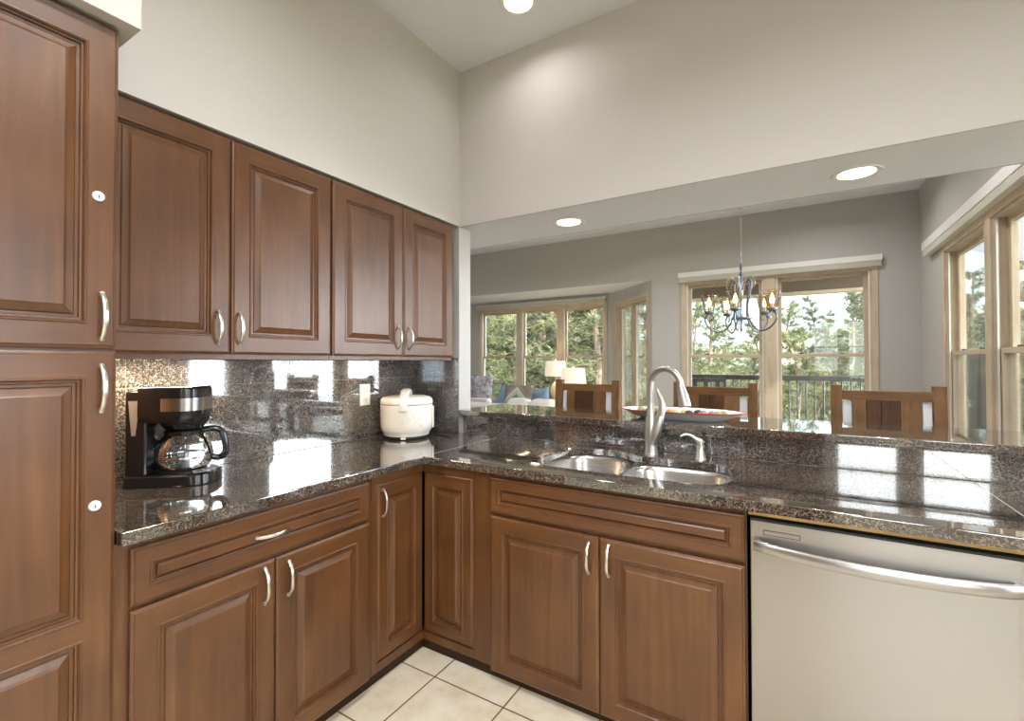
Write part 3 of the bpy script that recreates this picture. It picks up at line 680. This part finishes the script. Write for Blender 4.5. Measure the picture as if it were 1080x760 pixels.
# outlet
t = empty('wall_outlet', (.0080, -.430, 1.162), PI/2, 'white double power outlet on the granite backsplash', 'outlet')
MB().mat('white_enamel').box((-.036, -.006, -.060), (.036, -.0003, .060), .002).build('cover_plate', t)
for dz in (-.028, .028):
    f_ = MB().mat('cream_plastic').lathe([(.0165, 0), (.0165, .003), (.015, .0035)], 24, M=Matrix.Translation((0, -.0055, dz)) @ Matrix.Rotation(PI/2, 4, 'X'))
    f_.mat('keyhole').box((-.0065, -.0093, dz-.001), (-.005, -.0088, dz+.008)).box((.005, -.0093, dz-.001), (.0065, -.0088, dz+.008)).box((-.002, -.0093, dz-.010), (.002, -.0088, dz-.006)); f_.build('socket', t)
MB().mat('nickel').lathe([(.003, 0), (.003, .001)], 12, M=Matrix.Translation((0, -.006, 0)) @ Matrix.Rotation(PI/2, 4, 'X')).build('screw', t)

# ------------------------------------------------------------------ coffee maker (local +x is its front)
t = empty('coffee_maker', (.150, -1.452, .914), R(42), 'black coffee maker with a steel band and a glass carafe beside the pantry', 'coffee maker')
def dshape(xb, xf, hw, z, k=20, n=3.0):
    """outline: straight back at xb, rounded front reaching xf"""
    pts = [(xb, hw*.96, z), (xb, -hw*.96, z)]
    for i in range(k+1):
        a = -PI/2+PI*i/k; c, s_ = math.cos(a), math.sin(a)
        pts.append((xf-hw+hw*abs(c)**(2/n)*1.0 if c > 0 else xf-hw, hw*math.copysign(abs(s_)**(2/n), s_), z))
    return pts
mb = MB().mat('black_plastic').loft([dshape(-.100, .158, .098, z) if i else dshape(-.097, .154, .095, 0) for i, z in enumerate((0, .004, .030, .036))]+[dshape(-.096, .152, .093, .041)])
mb.build('base', t)
MB().mat('steel_dark').lathe([(.072, .041), (.072, .045), (.066, .047), (.02, .047)], 40, c=(.045, 0, 0)).build('warming_plate', t)
pn = MB().mat('button_silver'); 
def arc_patch(a0, a1, r0, r1, z0, z1):
    v = []; n_ = 8
    for i in range(n_+1):
        a = R(a0+(a1-a0)*i/n_)
        for rr, zz in ((r0, z0), (r1, z1)): v.append((.060+rr*math.cos(a), rr*math.sin(a)*.98, zz))
    pn.add(v, [(2*i, 2*i+1, 2*i+3, 2*i+2) for i in range(n_)])
arc_patch(-58, -26, .066, .093, .0480, .0425); arc_patch(26, 58, .066, .093, .0480, .0425)
pn.mat('display'); arc_patch(-23, 23, .066, .094, .0482, .0427)
pn.mat('black_matte'); arc_patch(-50, -36, .076, .084, .0470, .0454); arc_patch(36, 50, .076, .084, .0470, .0454)
pn.build('control_panel', t)['label'] = 'silver buttons around a grey display'
mb = MB().mat('black_plastic').box((-.103, -.086, .036), (-.036, .086, .335), .010, seg=3)
mb.mat('button_silver').loft([[(-.090, -.0868, .300), (-.055, -.0868, .300), (-.068, -.0868, .180), (-.080, -.0868, .180)], [(-.090, -.0855, .300), (-.055, -.0855, .300), (-.068, -.0855, .180), (-.080, -.0855, .180)]])
mb.build('water_tank', t)
hd = MB().mat('black_plastic').loft([dshape(-.06, .122, .095, z) if j == 0 else dshape(-.06, .119-.004*j, .095-.003*j, z) for j, z in ((2, .222), (1, .228), (0, .250), (0, .316), (0, .338), (1, .345), (2, .347))])
ho = hd.build('brew_head', t)
mb = MB().mat('stainless').loft([dshape(.000, .1235, .0965, z) for z in (.262, .263, .306, .307)]); mb.build('steel_band', ho)
MB().mat('black_plastic').lathe([(.030, .188), (.055, .190), (.080, .222), (.082, .226)], 36, c=(.045, 0, 0)).build('filter_funnel', t)
# carafe
cf = MB().mat('carafe_glass').lathe([(.062, .049), (.074, .052), (.084, .062), (.090, .080), (.091, .098), (.086, .125), (.073, .155), (.060, .172), (.055, .180), (.059, .184)], 48, c=(.045, 0, 0), cap0=True, cap1=False).build('carafe', t)
HM = Matrix.Translation((.045, 0, 0)) @ Matrix.Rotation(R(16), 4, 'Z') @ Matrix.Translation((-.045, 0, 0))
MB().mat('black_plastic').lathe([(.059, .172), (.061, .174), (.061, .186), (.045, .190), (.02, .192)], 40, c=(.045, 0, 0), cap0=False).build('carafe_lid', cf)
MB().mat('chrome').lathe([(.0915, .090), (.0922, .092), (.0922, .096), (.0915, .098)], 48, c=(.045, 0, 0), cap0=False, cap1=False).build('carafe_ring', cf)
P = catmull([(.095, 0, .182), (.130, 0, .186), (.160, 0, .176), (.172, 0, .140), (.176, 0, .105), (.168, 0, .085), (.150, 0, .077), (.124, 0, .084)], 5)
MB().mat('black_plastic').tube(P, .0135, 12, flat=((0, 1, 0), 1.1, .9), M=HM).build('carafe_handle', cf)
mk = MB().mat('white_enamel')
for k in range(6): a = R(-42); mk.box((.045+.0915*math.cos(a)-.003, .0915*math.sin(a)-.004, .070+k*.013), (.045+.0915*math.cos(a)-.002, .0915*math.sin(a)+.006, .0712+k*.013))
mk.build('level_marks', cf)
# cord behind it
# ------------------------------------------------------------------ rice cooker (local -y faces the camera)
t = empty('rice_cooker', (.168, -.260, .914), R(36), 'white rice cooker with a latch lid standing in the counter corner', 'rice cooker')
MB().mat('cream_plastic').lathe([(.118, .012), (.128, .016), (.132, .030), (.136, .034), (.143, .046), (.147, .070), (.1485, .12), (.1485, .172), (.147, .178)], 56).build('body', t)
MB().mat('black_matte').lathe([(.115, 0), (.120, .004), (.120, .013)], 40).build('base_ring', t)
for a in (50, 170, 290): pass
MB().mat('cream_lid').lathe([(.147, .181), (.1490, .184), (.1490, .196), (.145, .207), (.134, .216), (.110, .2215), (.06, .2245), (.02, .225)], 56).build('lid', t)
mb = MB().mat('cream_lid')
def prof(x0, x1, pts): mb.loft([[(x, y, z) for y, z in pts] for x in (x0, x0+.004, x1-.004, x1)] if False else [[(x, y, z) for y, z in pts] for x in (x0, x1)])
P = catmull([(0, .075, .222), (0, .050, .243), (0, .0, .254), (0, -.050, .250), (0, -.085, .236), (0, -.128, .218), (0, -.150, .205), (0, -.156, .180), (0, -.156, .160)], 4)
mb.tube(P, lerp_list([.010, .013, .014, .014, .013, .012, .0115, .011, .010], len(P)), 14, flat=((1, 0, 0), 1.9, .6)); mb.build('latch_handle', t)
MB().mat('cream_plastic').box((-.024, -.160, .150), (.024, -.146, .164), .004).build('latch_catch', t)
MB().mat('cream_plastic').box((.146, -.025, .05), (.156, .025, .165), .004).build('side_plate', t)
MB().mat('cream_plastic').box((-.014, -.146, .004), (.014, -.125, .014), .003).build('foot', t)
fl = MB()
random.seed(4)
for (ang, z, r_, mn) in [(-92, .088, .008, 'floral_pink'), (-78, .108, .010, 'floral_tan'), (-66, .125, .008, 'floral_pink'), (-62, .085, .010, 'floral_tan'), (-55, .105, .008, 'floral_tan'), (-50, .072, .006, 'floral_pink')]:
    fl.mat(mn)
    for k in range(5):
        a = R(ang)+math.cos(k*2*PI/5)*r_/.149; zz = z+math.sin(k*2*PI/5)*r_; q = .003
        v = [((.1492)*math.cos(a+u*q/.149), .1492*math.sin(a+u*q/.149), zz+w_*q) for u, w_ in ((-1, 0), (0, -1), (1, 0), (0, 1))]
        fl.add(v, [(0, 1, 2, 3)])
fl.build('flower_print', t)
P = catmull([(.13, .06, .02), (.165, .045, .006), (.20, .02, .004), (.24, -.03, .004), (.262, -.08, .004)], 6)
o = MB().mat('black_matte').tube([(x, y, z) for x, y, z in P], .003, 8).build('power_cord', t)

t.scale = (1, 1, 1.07)
# ------------------------------------------------------------------ platter on the bar
t = empty('platter', (1.60, .17, 1.058), R(-2), 'long oval white platter with a dark red rim on the bar ledge', 'platter')
def ell(a, b, z, k=56): return [(a*math.cos(2*PI*i/k), b*math.sin(2*PI*i/k), z) for i in range(k)]
MB().mat('plate_white').loft([ell(.19, .075, 0), ell(.20, .082, .002), ell(.245, .110, .020), ell(.285, .135, .038), ell(.300, .145, .043), ell(.300, .145, .046), ell(.280, .130, .043), ell(.21, .085, .014), ell(.10, .04, .008)]).build('dish', t)
MB().mat('plate_red').loft([ell(.296, .142, .0465), ell(.302, .147, .0475), ell(.3045, .149, .0445), ell(.300, .1455, .0415)], False, False).build('rim', t)
random.seed(11)
kinds = [('fruit_tan', 'small tan decorative ball'), ('fruit_mauve', 'small mauve decorative ball'), ('fruit_dark', 'small black decorative ball'), ('fruit_olive', 'small olive decorative ball')]
slots = [(-.20, .02, 3), (-.15, .00, 2), (-.13, .045, 3), (-.085, -.01, 2), (-.05, .03, 0), (-.02, -.015, 0), (.02, .02, 0), (.05, -.015, 2), (.085, .025, 2), (.115, -.01, 1), (.15, .02, 1), (.18, -.01, 3), (.20, .03, 3)]
cnt = {}
word = ['leftmost', 'second from the left', 'third from the left', 'fourth from the left']
for x, y, k in slots:
    i = cnt.get(k, 0); cnt[k] = i+1; r_ = random.uniform(.019, .024)
    lp = [[(r_*math.sin(PI*j/8)*math.cos(2*PI*q/14)*(1+.06*math.sin(q*3+j)), r_*math.sin(PI*j/8)*math.sin(2*PI*q/14), -r_*.85*math.cos(PI*j/8)) for q in range(14)] for j in range(0, 9)]
    M = Matrix.Rotation(R(-2), 4, 'Z'); p = M @ Vector((x, y, 0))
    o = MB().mat(kinds[k][0]).loft(lp, False, False).build('decorative_ball', loc=(1.60+p.x, .17+p.y, 1.058+.010+.009+.020*max(0, abs(x)-.15)*4+.012))
    tag(o, kinds[k][1]+' in the platter, '+word[i]+' of its colour', 'decoration', 'decorative balls in the platter')

# ------------------------------------------------------------------ bar stools
def stool():
    t = empty('bar_stool', (0, 0, 0), 0)
    hw = .243
    for sx in (-1, 1):
        p = MB().mat('oak'); x = sx*(hw-.026)
        lean = [(0, 0), (.35, .0), (.70, .01), (1.215, .055)]
        lo = []
        for z, dy in lean: lo.append([(x-.026, .16+dy, z), (x+.026, .16+dy, z), (x+.026, .205+dy, z), (x-.026, .205+dy, z)])
        p.loft(lo); p.build('rear_post', t)
        MB().mat('oak').box((x-.022, -.225, 0), (x+.022, -.18, .70), .004).build('leg', t)
        MB().mat('oak').box((x-.012, -.18, .22), (x+.012, .16, .26), .003).build('side_stretcher', t)
    MB().mat('oak_across').box((-hw+.05, -.215, .30), (hw-.05, -.19, .35), .003).build('foot_rail', t)
    MB().mat('oak').box((-hw+.01, -.235, .70), (hw-.01, .165, .745), .012).build('seat', t)
    MB().mat('sofa_fabric').box((-hw+.03, -.225, .745), (hw-.03, .14, .785), .018, seg=3).build('seat_cushion', t)
    sh = Matrix.Shear('XY', 4, (0, 0)); 
    MB().mat('oak_across').box((-hw+.052, .205, 1.135), (hw-.052, .235, 1.186), .004).build('top_rail', t)
    MB().mat('oak_across').box((-hw+.052, .170, .80), (hw-.052, .200, .85), .004).build('lower_rail', t)
    M = Matrix.Translation((0, .178, .85)) @ Matrix.Rotation(R(-5.5), 4, 'X')
    sp = MB(); xs = [-.148, -.085, -.022, .058, .148]
    for i, (a, b) in enumerate(zip(xs, xs[1:])):
        sp.mat(['oak', 'oak_dark', 'oak_dark', 'oak'][i]); sp.box((a, 0, 0), (b-.0015, .020, .29), .002, M=M)
    sp.build('splat', t)
    MB().mat('linen').box((-hw+.056, .024, 0), (hw-.056, .034, .28), .003, M=M).build('back_lining', t)['label'] = 'pale lining showing beside the splat'
    return t
st0 = stool()
for i, (x, y, lab) in enumerate([(.808, .68, 'leftmost oak bar stool behind the bar ledge, in front of the lamps'), (1.660, .68, 'middle oak bar stool behind the platter and faucet'), (2.510, .68, 'rightmost oak bar stool with light planks, in front of the dining room corner')]):
    o = st0 if i == 0 else copy_tree(st0)
    o.location = (x, y, 0); tag(o, lab, 'bar stool', 'oak bar stools along the raised bar')

# ------------------------------------------------------------------ chandelier
CX, CYc = 1.735, 1.84
t = empty('chandelier', (CX, CYc, 0), 0, 'blue-grey iron five-arm chandelier with clear glass shades hanging by a chain', 'chandelier')
mb = MB().mat('pale_iron'); z = 2.12; k = 0
while z < H-.03:
    P = [(.009*math.cos(a) if k % 2 else 0, 0 if k % 2 else .009*math.cos(a), z+.019*math.sin(a)+.019) for a in [2*PI*q/10 for q in range(11)]]
    mb.tube(P, .0022, 6, caps=False); z += .031; k += 1
mb.build('chain', t)
MB().mat('pale_iron').lathe([(.06, H-.001), (.06, H-.012), (.03, H-.03), (.008, H-.035)], 28).build('ceiling_canopy', t)
MB().mat('wrought_iron').lathe([(.004, 2.13), (.012, 2.10), (.006, 2.06), (.014, 2.03), (.009, 1.99), (.016, 1.97), (.007, 1.93), (.007, 1.72), (.016, 1.70), (.016, 1.68), (.007, 1.66), (.007, 1.62), (.012, 1.60), (.002, 1.57)], 18).build('stem', t)
MB().mat('wrought_iron').lathe([(.075, 1.692), (.079, 1.688), (.079, 1.683), (.075, 1.679), (.071, 1.683), (.071, 1.688), (.075, 1.692)], 32, cap0=False, cap1=False).build('ring', t)
for i in range(5):
    ang = R(31.2+90+72*i); M = Matrix.Rotation(ang, 4, 'Z')
    top = catmull([(.012, 0, 1.90), (.030, 0, 1.965), (.060, 0, 2.005), (.095, 0, 1.995), (.108, 0, 1.955), (.100, 0, 1.925)], 5)
    arm = catmull([(.040, 0, 1.96), (.062, 0, 1.99), (.075, 0, 1.95), (.066, 0, 1.86), (.052, 0, 1.78), (.058, 0, 1.70), (.095, 0, 1.62), (.150, 0, 1.582), (.215, 0, 1.600), (.262, 0, 1.655), (.262, 0, 1.705), (.232, 0, 1.728), (.205, 0, 1.708), (.208, 0, 1.682), (.225, 0, 1.680)], 5)
    a = MB().mat('wrought_iron').tube(arm, .0066, 8, M=M); ao = a.build('arm', t)
    MB().mat('pale_iron').tube(top, lerp_list([.004, .006, .006, .004], len(top)), 8, M=M).build('scroll', t)
    c = M @ Vector((.236, 0, 0))
    MB().mat('wrought_iron').lathe([(.010, 1.722), (.032, 1.730), (.035, 1.736), (.035, 1.748), (.028, 1.752)], 22, c=(c.x, c.y, 0)).build('shade_cup', ao)
    MB().mat('shade_glass').lathe([(.034, 1.750), (.040, 1.765), (.052, 1.82), (.062, 1.870), (.066, 1.884), (.064, 1.885)], 32, c=(c.x, c.y, 0), cap0=False, cap1=False).build('glass_shade', ao)
    MB().mat('cream_plastic').lathe([(.010, 1.75), (.010, 1.785)], 14, c=(c.x, c.y, 0)).build('candle_sleeve', ao)
    MB().mat('bulb').lathe([(.006, 1.785), (.014, 1.80), (.016, 1.815), (.009, 1.84), (.001, 1.862)], 16, c=(c.x, c.y, 0)).build('bulb', ao)
    l = light('lamp', 'POINT', (c.x, c.y, 1.82), 1.6, (1, .75, .45), .02); l.parent = t

# ------------------------------------------------------------------ living room furniture
def cushion(w, h, d, mat, name, loc, rot, label, cat='pillow', group=None):
    n = 12; V = []
    for sgn in (-1, 1):
        for i in range(n+1):
            for j in range(n+1):
                u, v = i/n*2-1, j/n*2-1; th = (max(0, (1-u**4)*(1-v**4)))**.5
                pin = 1-.06*(1-abs(v))*abs(u)**2
                V.append((u*w/2*(1-.05*(1-v*v)), sgn*d/2*th, v*h/2*(1-.05*(1-u*u))))
    N1 = (n+1)**2; Fc = []
    for s_ in (0, 1):
        for i in range(n):
            for j in range(n): a = s_*N1+i*(n+1)+j; Fc.append((a, a+1, a+n+2, a+n+1))
    o = MB().mat(mat).add(V, Fc).build(name, loc=loc, rot=rot, recalc=False)
    bm = bmesh.new(); bm.from_mesh(o.data); bmesh.ops.remove_doubles(bm, verts=bm.verts[:], dist=.0005); bmesh.ops.recalc_face_normals(bm, faces=bm.faces[:]); bm.to_mesh(o.data); bm.free()
    return tag(o, label, cat, group)
t = empty('sofa', (-1.275, 2.95, 0), 0, 'off-white sofa seen from behind in front of the living room windows', 'sofa')
MB().mat('sofa_fabric').box((-.775, .0, .10), (.775, .90, .42), .04, seg=3).build('base', t)
MB().mat('sofa_fabric').box((-.775, .0, .42), (.775, .20, .785), .05, seg=3).build('back', t)
for sx in (-.775, .595): MB().mat('sofa_fabric').box((sx, .2, .42), (sx+.18, .90, .62), .05, seg=3).build('arm', t)
for a, b in ((-.59, -.005), (.005, .59)): MB().mat('sofa_fabric').box((a, .2, .42), (b, .86, .54), .05, seg=3).build('seat_cushion', t)
for a, b in ((.02, .36), (.37, .76)): MB().mat('sofa_fabric').box((a, .12, .54), (b, .36, .86), .09, seg=5).build('back_cushion', t)
for sx in (-.70, .70):
    for sy in (.08, .80): MB().mat('oak_dark').lathe([(.018, 0), (.025, .10)], 12, c=(sx, sy, 0)).build('leg', t)
t = empty('armchair', (-2.60, 3.92, 0), 0, 'off-white armchair at the far left beyond the pillar, holding two upright printed pillows', 'armchair')
MB().mat('sofa_fabric').box((-.45, 0, .1), (.5, .82, .50), .04, seg=3).build('base', t)
MB().mat('sofa_fabric').box((-.45, 0, .50), (.5, .14, .76), .05, seg=3).build('back', t)
MB().mat('sofa_fabric').box((-.45, .14, .50), (-.33, .80, .66), .05, seg=3).build('arm', t); MB().mat('sofa_fabric').box((.38, .14, .50), (.5, .80, .66), .05, seg=3).build('arm', t)
MB().mat('sofa_fabric').box((-.31, .15, .50), (.36, .78, .60), .04, seg=3).build('seat_cushion', t)
for sx in (-.38, .43):
    for sy in (.08, .74): MB().mat('oak_dark').lathe([(.018, 0), (.025, .105)], 12, c=(sx, sy, 0)).build('leg', t)
cushion(.36, .52, .13, 'purple_print', 'pillow', (-2.42, 4.24, .86), (R(-6), 0, R(8)), 'mauve-grey printed pillow standing upright beside the pillar, right one of the pair')
cushion(.36, .52, .13, 'purple_print', 'pillow', (-2.72, 4.36, .86), (R(-6), 0, R(4)), 'mauve-grey printed pillow half hidden by the pillar, left one of the pair')
cushion(.40, .44, .14, 'blue_fabric', 'pillow', (-1.50, 3.52, .745), (R(-14), R(22), R(0)), 'blue pillow leaning left of the chevron pillow on the sofa')
cushion(.40, .44, .14, 'blue_fabric', 'pillow', (-1.00, 3.52, .755), (R(-14), R(-10), R(0)), 'blue pillow showing right of the chevron pillow on the sofa')
cushion(.46, .46, .13, 'chevron_print', 'pillow', (-1.225, 3.37, .80), (R(-12), 0, 0), 'chevron-patterned brown and teal pillow in the middle of the sofa back')
def lamp(x, y, zb, zt, rb, rt_, label, tabz=.60):
    tb = empty('side_table', (x, y, 0), 0, 'small wooden side table under the '+('taller lamp' if tabz > .65 else 'nearer lamp'), 'side table')
    MB().mat('oak').lathe([(.175, tabz-.025), (.18, tabz-.015), (.175, tabz)], 32).build('top', tb)
    MB().mat('oak').lathe([(.13, 0), (.12, .03), (.025, .06), (.022, tabz-.025)], 24).build('pedestal', tb)
    t = empty('table_lamp', (x, y, tabz), 0, label, 'table lamp')
    MB().mat('ceramic').lathe([(.055, 0), (.06, .015), (.035, .04), (.075, .12), (.085, .20), (.05, .29), (.018, .33)], 28).build('base', t) if zb-tabz > .34 else MB().mat('ceramic').lathe([(.055, 0), (.06, .012), (.07, .08), (.075, .15), (.04, .24), (.018, zb-tabz-.01)], 28).build('base', t)
    MB().mat('nickel').lathe([(.006, .2), (.006, zt-tabz-.004), (.010, zt-tabz+.02)], 12).build('stem', t)
    MB().mat('lamp_shade').lathe([(rb, zb-tabz), (rt_, zt-tabz), (rt_-.003, zt-tabz-.002), (rb-.004, zb-tabz+.003)], 40, cap0=False, cap1=False).build('lamp_shade', t)
    l = light('lamp', 'POINT', (0, 0, (zb+zt)/2-tabz), 5, (1, .76, .48), .03); l.parent = t
lamp(-1.16, 4.45, 1.12, 1.36, .175, .155, 'table lamp with a drum shade farther back, at the left of the two lamps', .70)
lamp(-.262, 3.10, .99, 1.268, .170, .140, 'table lamp with a tapered cream shade, nearer and right of the two lamps', .55)
# ------------------------------------------------------------------ outside: deck
struct(MB().box((.2, 4.12, -.12), (6.5, 6.8, -.02)).build('floor_deck', mat='deck_board'))
struct(MB().box((3.32, .2, -.12), (6.5, 4.12, -.02)).build('floor_deck_side', mat='deck_board'))
struct(MB().mat('deck_brown').box((.3, 4.13, 2.80), (3.6, 6.85, 2.92)).box((.3, 6.62, 2.47), (3.6, 6.80, 2.80)).mat('pine').box((.3, 6.60, 2.43), (3.6, 6.81, 2.475)).build('ceiling_porch'))
t = empty('deck_railing', (.35, 6.62, 0), 0, 'dark metal deck railing with thin balusters outside the dining windows', 'railing')
MB().mat('dark_rail').box((0, -.04, 1.035), (5.2, .05, 1.115), .006).build('top_rail', t)
MB().mat('dark_rail').box((0, -.02, .06), (5.2, .02, .10), .003).build('bottom_rail', t)
for k in range(2): MB().mat('dark_rail').box((k*3.9, -.04, -.02), (k*3.9+.09, .05, 1.035), .004).build('post', t)
for k in range(42):
    MB().mat('dark_rail').tube([(.12+k*.118, 0, .10), (.12+k*.118, 0, 1.036)], .010, 6).build('baluster', t)
t = empty('patio_chair', (.87, 5.75, -.02), R(8), 'dark metal patio chair on the deck behind the middle stool', 'patio chair')
mb = MB().mat('dark_rail')
for sx in (-.27, .27):
    mb.box((sx-.02, -.02, .0), (sx+.02, .02, 1.09), .003); mb.box((sx-.02, .46, 0), (sx+.02, .50, .62), .003); mb.box((sx-.03, 0, .62), (sx+.03, .50, .65), .003)
mb.box((-.27, -.02, 1.04), (.27, .02, 1.10), .003).box((-.27, -.015, .55), (.27, .015, .60), .003); mb.build('frame', t)
MB().mat('dark_rail').box((-.27, 0, .42), (.27, .48, .45), .003).build('seat', t)
for k in range(3): MB().mat('dark_rail').box((-.2+k*.17, -.012, .58), (-.14+k*.17, .012, 1.05)).build('back_slat', t)

# neighbouring wing seen through the right windows
# ------------------------------------------------------------------ terrain
def terrain(name, f, x0, x1, y0, y1, n, mat):
    V = []; Fc = []
    for i in range(n+1):
        for j in range(n+1):
            x = x0+(x1-x0)*i/n; y = y0+(y1-y0)*j/n; V.append((x, y, f(x, y)))
    for i in range(n):
        for j in range(n): a = i*(n+1)+j; Fc.append((a, a+n+1, a+n+2, a+1))
    return struct(MB().mat(mat).add(V, Fc).build(name))
def nz(x, y, s): return math.sin(x/s+1.3)*math.cos(y/s*1.3+.4)+.5*math.sin(x/s*2.3+y/s*1.7)
terrain('ground', lambda x, y: -3.3+.15*nz(x, y, 5)-max(0, (y-12))*.03, -60, 60, -40, 90, 40, 'meadow')
terrain('ground_hill', lambda x, y: -8+13*math.exp(-((y-150)/55)**2)*(1+.25*nz(x, y, 40))+.10*(x+20)*math.exp(-((y-150)/60)**2)*1.0, -260, 72, 85, 260, 60, 'forest_hill')
terrain('ground_mountain', lambda x, y: -20+95*math.exp(-((y-520)/130)**2)*(1+.28*nz(x, y, 120)+.12*nz(x, y, 37)), -700, 190, 300, 700, 60, 'far_mountain')

# ------------------------------------------------------------------ pines
def pine_mesh(seed, h, needles, spread=1.0):
    rnd = random.Random(seed)
    tr = MB().mat('bark'); P = [(rnd.uniform(-.06, .06)*k, rnd.uniform(-.06, .06)*k, h*k/6) for k in range(7)]
    tr.tube(P, lerp_list([.17, .15, .13, .10, .07, .045, .015], 7), 8)
    fo = MB().mat(needles); V = []; Fc = []
    nb = int(h*12)
    for b_ in range(nb):
        u = rnd.random()**.85; z = h*(.16+.83*u)
        ln = spread*(1.75*(1-u)**.7+.25)*rnd.uniform(.6, 1.15); az = rnd.uniform(0, 2*PI); el = rnd.uniform(-.15, .35)+.35*u
        k = z/h*6; i0 = min(5, int(k)); base = Vector(P[i0]).lerp(Vector(P[i0+1]), k-i0)
        dv = Vector((math.cos(az)*math.cos(el), math.sin(az)*math.cos(el), math.sin(el)))
        tip = base+dv*ln+Vector((0, 0, -.08*ln*ln))
        tr.tube([base, base.lerp(tip, .5)+Vector((0, 0, .03)), tip], [.018*ln*.6+.006, .010, .004], 4, caps=False)
        for q in range(int(9+ln*26)):
            f = rnd.uniform(.15, 1.04); c = base.lerp(tip, f)+Vector([rnd.gauss(0, .075*(.4+ln*.45)) for _ in range(3)])
            sz = rnd.uniform(.05, .095)
            for g in range(8):
                d_ = Vector((rnd.gauss(0, 1), rnd.gauss(0, 1), rnd.gauss(.3, .9))).normalized()
                side = d_.cross(Vector((rnd.gauss(0, 1), rnd.gauss(0, 1), rnd.gauss(0, 1)))).normalized()*sz*.14
                e = c+d_*sz*1.5; n0 = len(V)
                V += [tuple(c-side), tuple(c+side), tuple(e)]; Fc.append((n0, n0+1, n0+2))
    fo.add(V, Fc)
    return tr, fo
def make_pine(seed, h, needles, label, group, spread=1.0):
    t = empty('pine_tree', (0, 0, 0), 0)
    tr, fo = pine_mesh(seed, h, needles, spread)
    tr.build('trunk', t); fo.build('foliage', t, recalc=False)
    return t
protos = [make_pine(1, 7.6, 'pine_needles', '', ''), make_pine(2, 8.6, 'pine_needles', '', '', 1.1), make_pine(3, 7.0, 'pine_needles_grey', '', ''), make_pine(4, 9.4, 'pine_needles_grey', '', '', .9)]
used = set()
def put_tree(i, x, y, z, s_, rz, label, group=None):
    o = protos[i] if i not in used else copy_tree(protos[i]); used.add(i)
    o.location = (x, y, z); o.scale = (s_, s_, s_); o.rotation_euler = (0, 0, rz); tag(o, label, 'tree', group)
random.seed(9)
def ray_xy(px, d):
    q = (px-540)/F; r_ = Vector((math.cos(yaw), math.sin(yaw))); f_ = Vector((-math.sin(yaw), math.cos(yaw)))
    p = Vector((2.10, -2.27))+(f_+r_*q)*d; return p.x, p.y
g1, g2, g3 = 'pines outside the living room windows', 'pines beyond the deck railing', 'pines outside the right-hand windows'
for k, (px, d, i, s_) in enumerate([(500, 13, 0, 1.15), (522, 16, 3, 1.15), (545, 12.5, 1, 1.1), (566, 15, 2, 1.35), (585, 13, 3, 1.0), (606, 15.5, 0, 1.3), (628, 13, 1, 1.05), (648, 16, 3, 1.1), (535, 21, 1, 1.5), (575, 22, 3, 1.4), (615, 21, 1, 1.5), (510, 24, 3, 1.5), (665, 19, 0, 1.2), (555, 26, 0, 1.9), (595, 27, 2, 2.0), (635, 26, 1, 1.7)]):
    x, y = ray_xy(px, d); put_tree(i, x, y, -3.3, s_, k*1.3, 'pine tree outside the three living room windows, filling them with foliage', g1)
for k, (px, d, i, s_) in enumerate([(748, 14, 1, .82), (764, 19, 0, .74), (736, 20, 3, .80), (797, 16, 0, .78), (786, 24, 2, .75), (834, 15, 0, .86), (822, 21, 1, .80), (860, 18, 3, .76), (896, 15, 3, .76), (848, 24, 0, .84), (878, 21, 1, .80), (908, 20, 1, .92), (880, 26, 0, .80), (930, 16, 0, .9), (765, 30, 1, .62), (846, 32, 2, .75), (720, 22, 0, 1.0), (700, 15, 3, .9), (870, 34, 1, .7), (733, 13, 0, .56), (757, 13.5, 2, .55), (778, 12.5, 3, .46), (800, 13, 2, .58), (820, 12.5, 0, .55), (845, 12.5, 3, .47), (868, 13, 0, .60), (888, 12.5, 2, .58), (910, 12.5, 0, .60), (780, 18, 1, .55), (850, 19, 1, .58), (812, 19, 3, .52)]):
    x, y = ray_xy(px, d); put_tree(i, x, y, -3.3, s_, k*1.7+.4, 'pine tree beyond the deck railing seen through the dining window pair', g2)
for k, (x, y, i, s_) in enumerate([(6.4, 14, 2, 1.0), (8.6, 16, 3, .9), (7.5, 20, 2, 1.1), (5.2, 17, 3, .95), (10.5, 21, 0, .9), (5.0, 23, 1, 1.0)]):
    put_tree(i, x, y, -3.3, s_, k*2.1, 'grey-green pine tree outside the windows of the right-hand wall', g3)
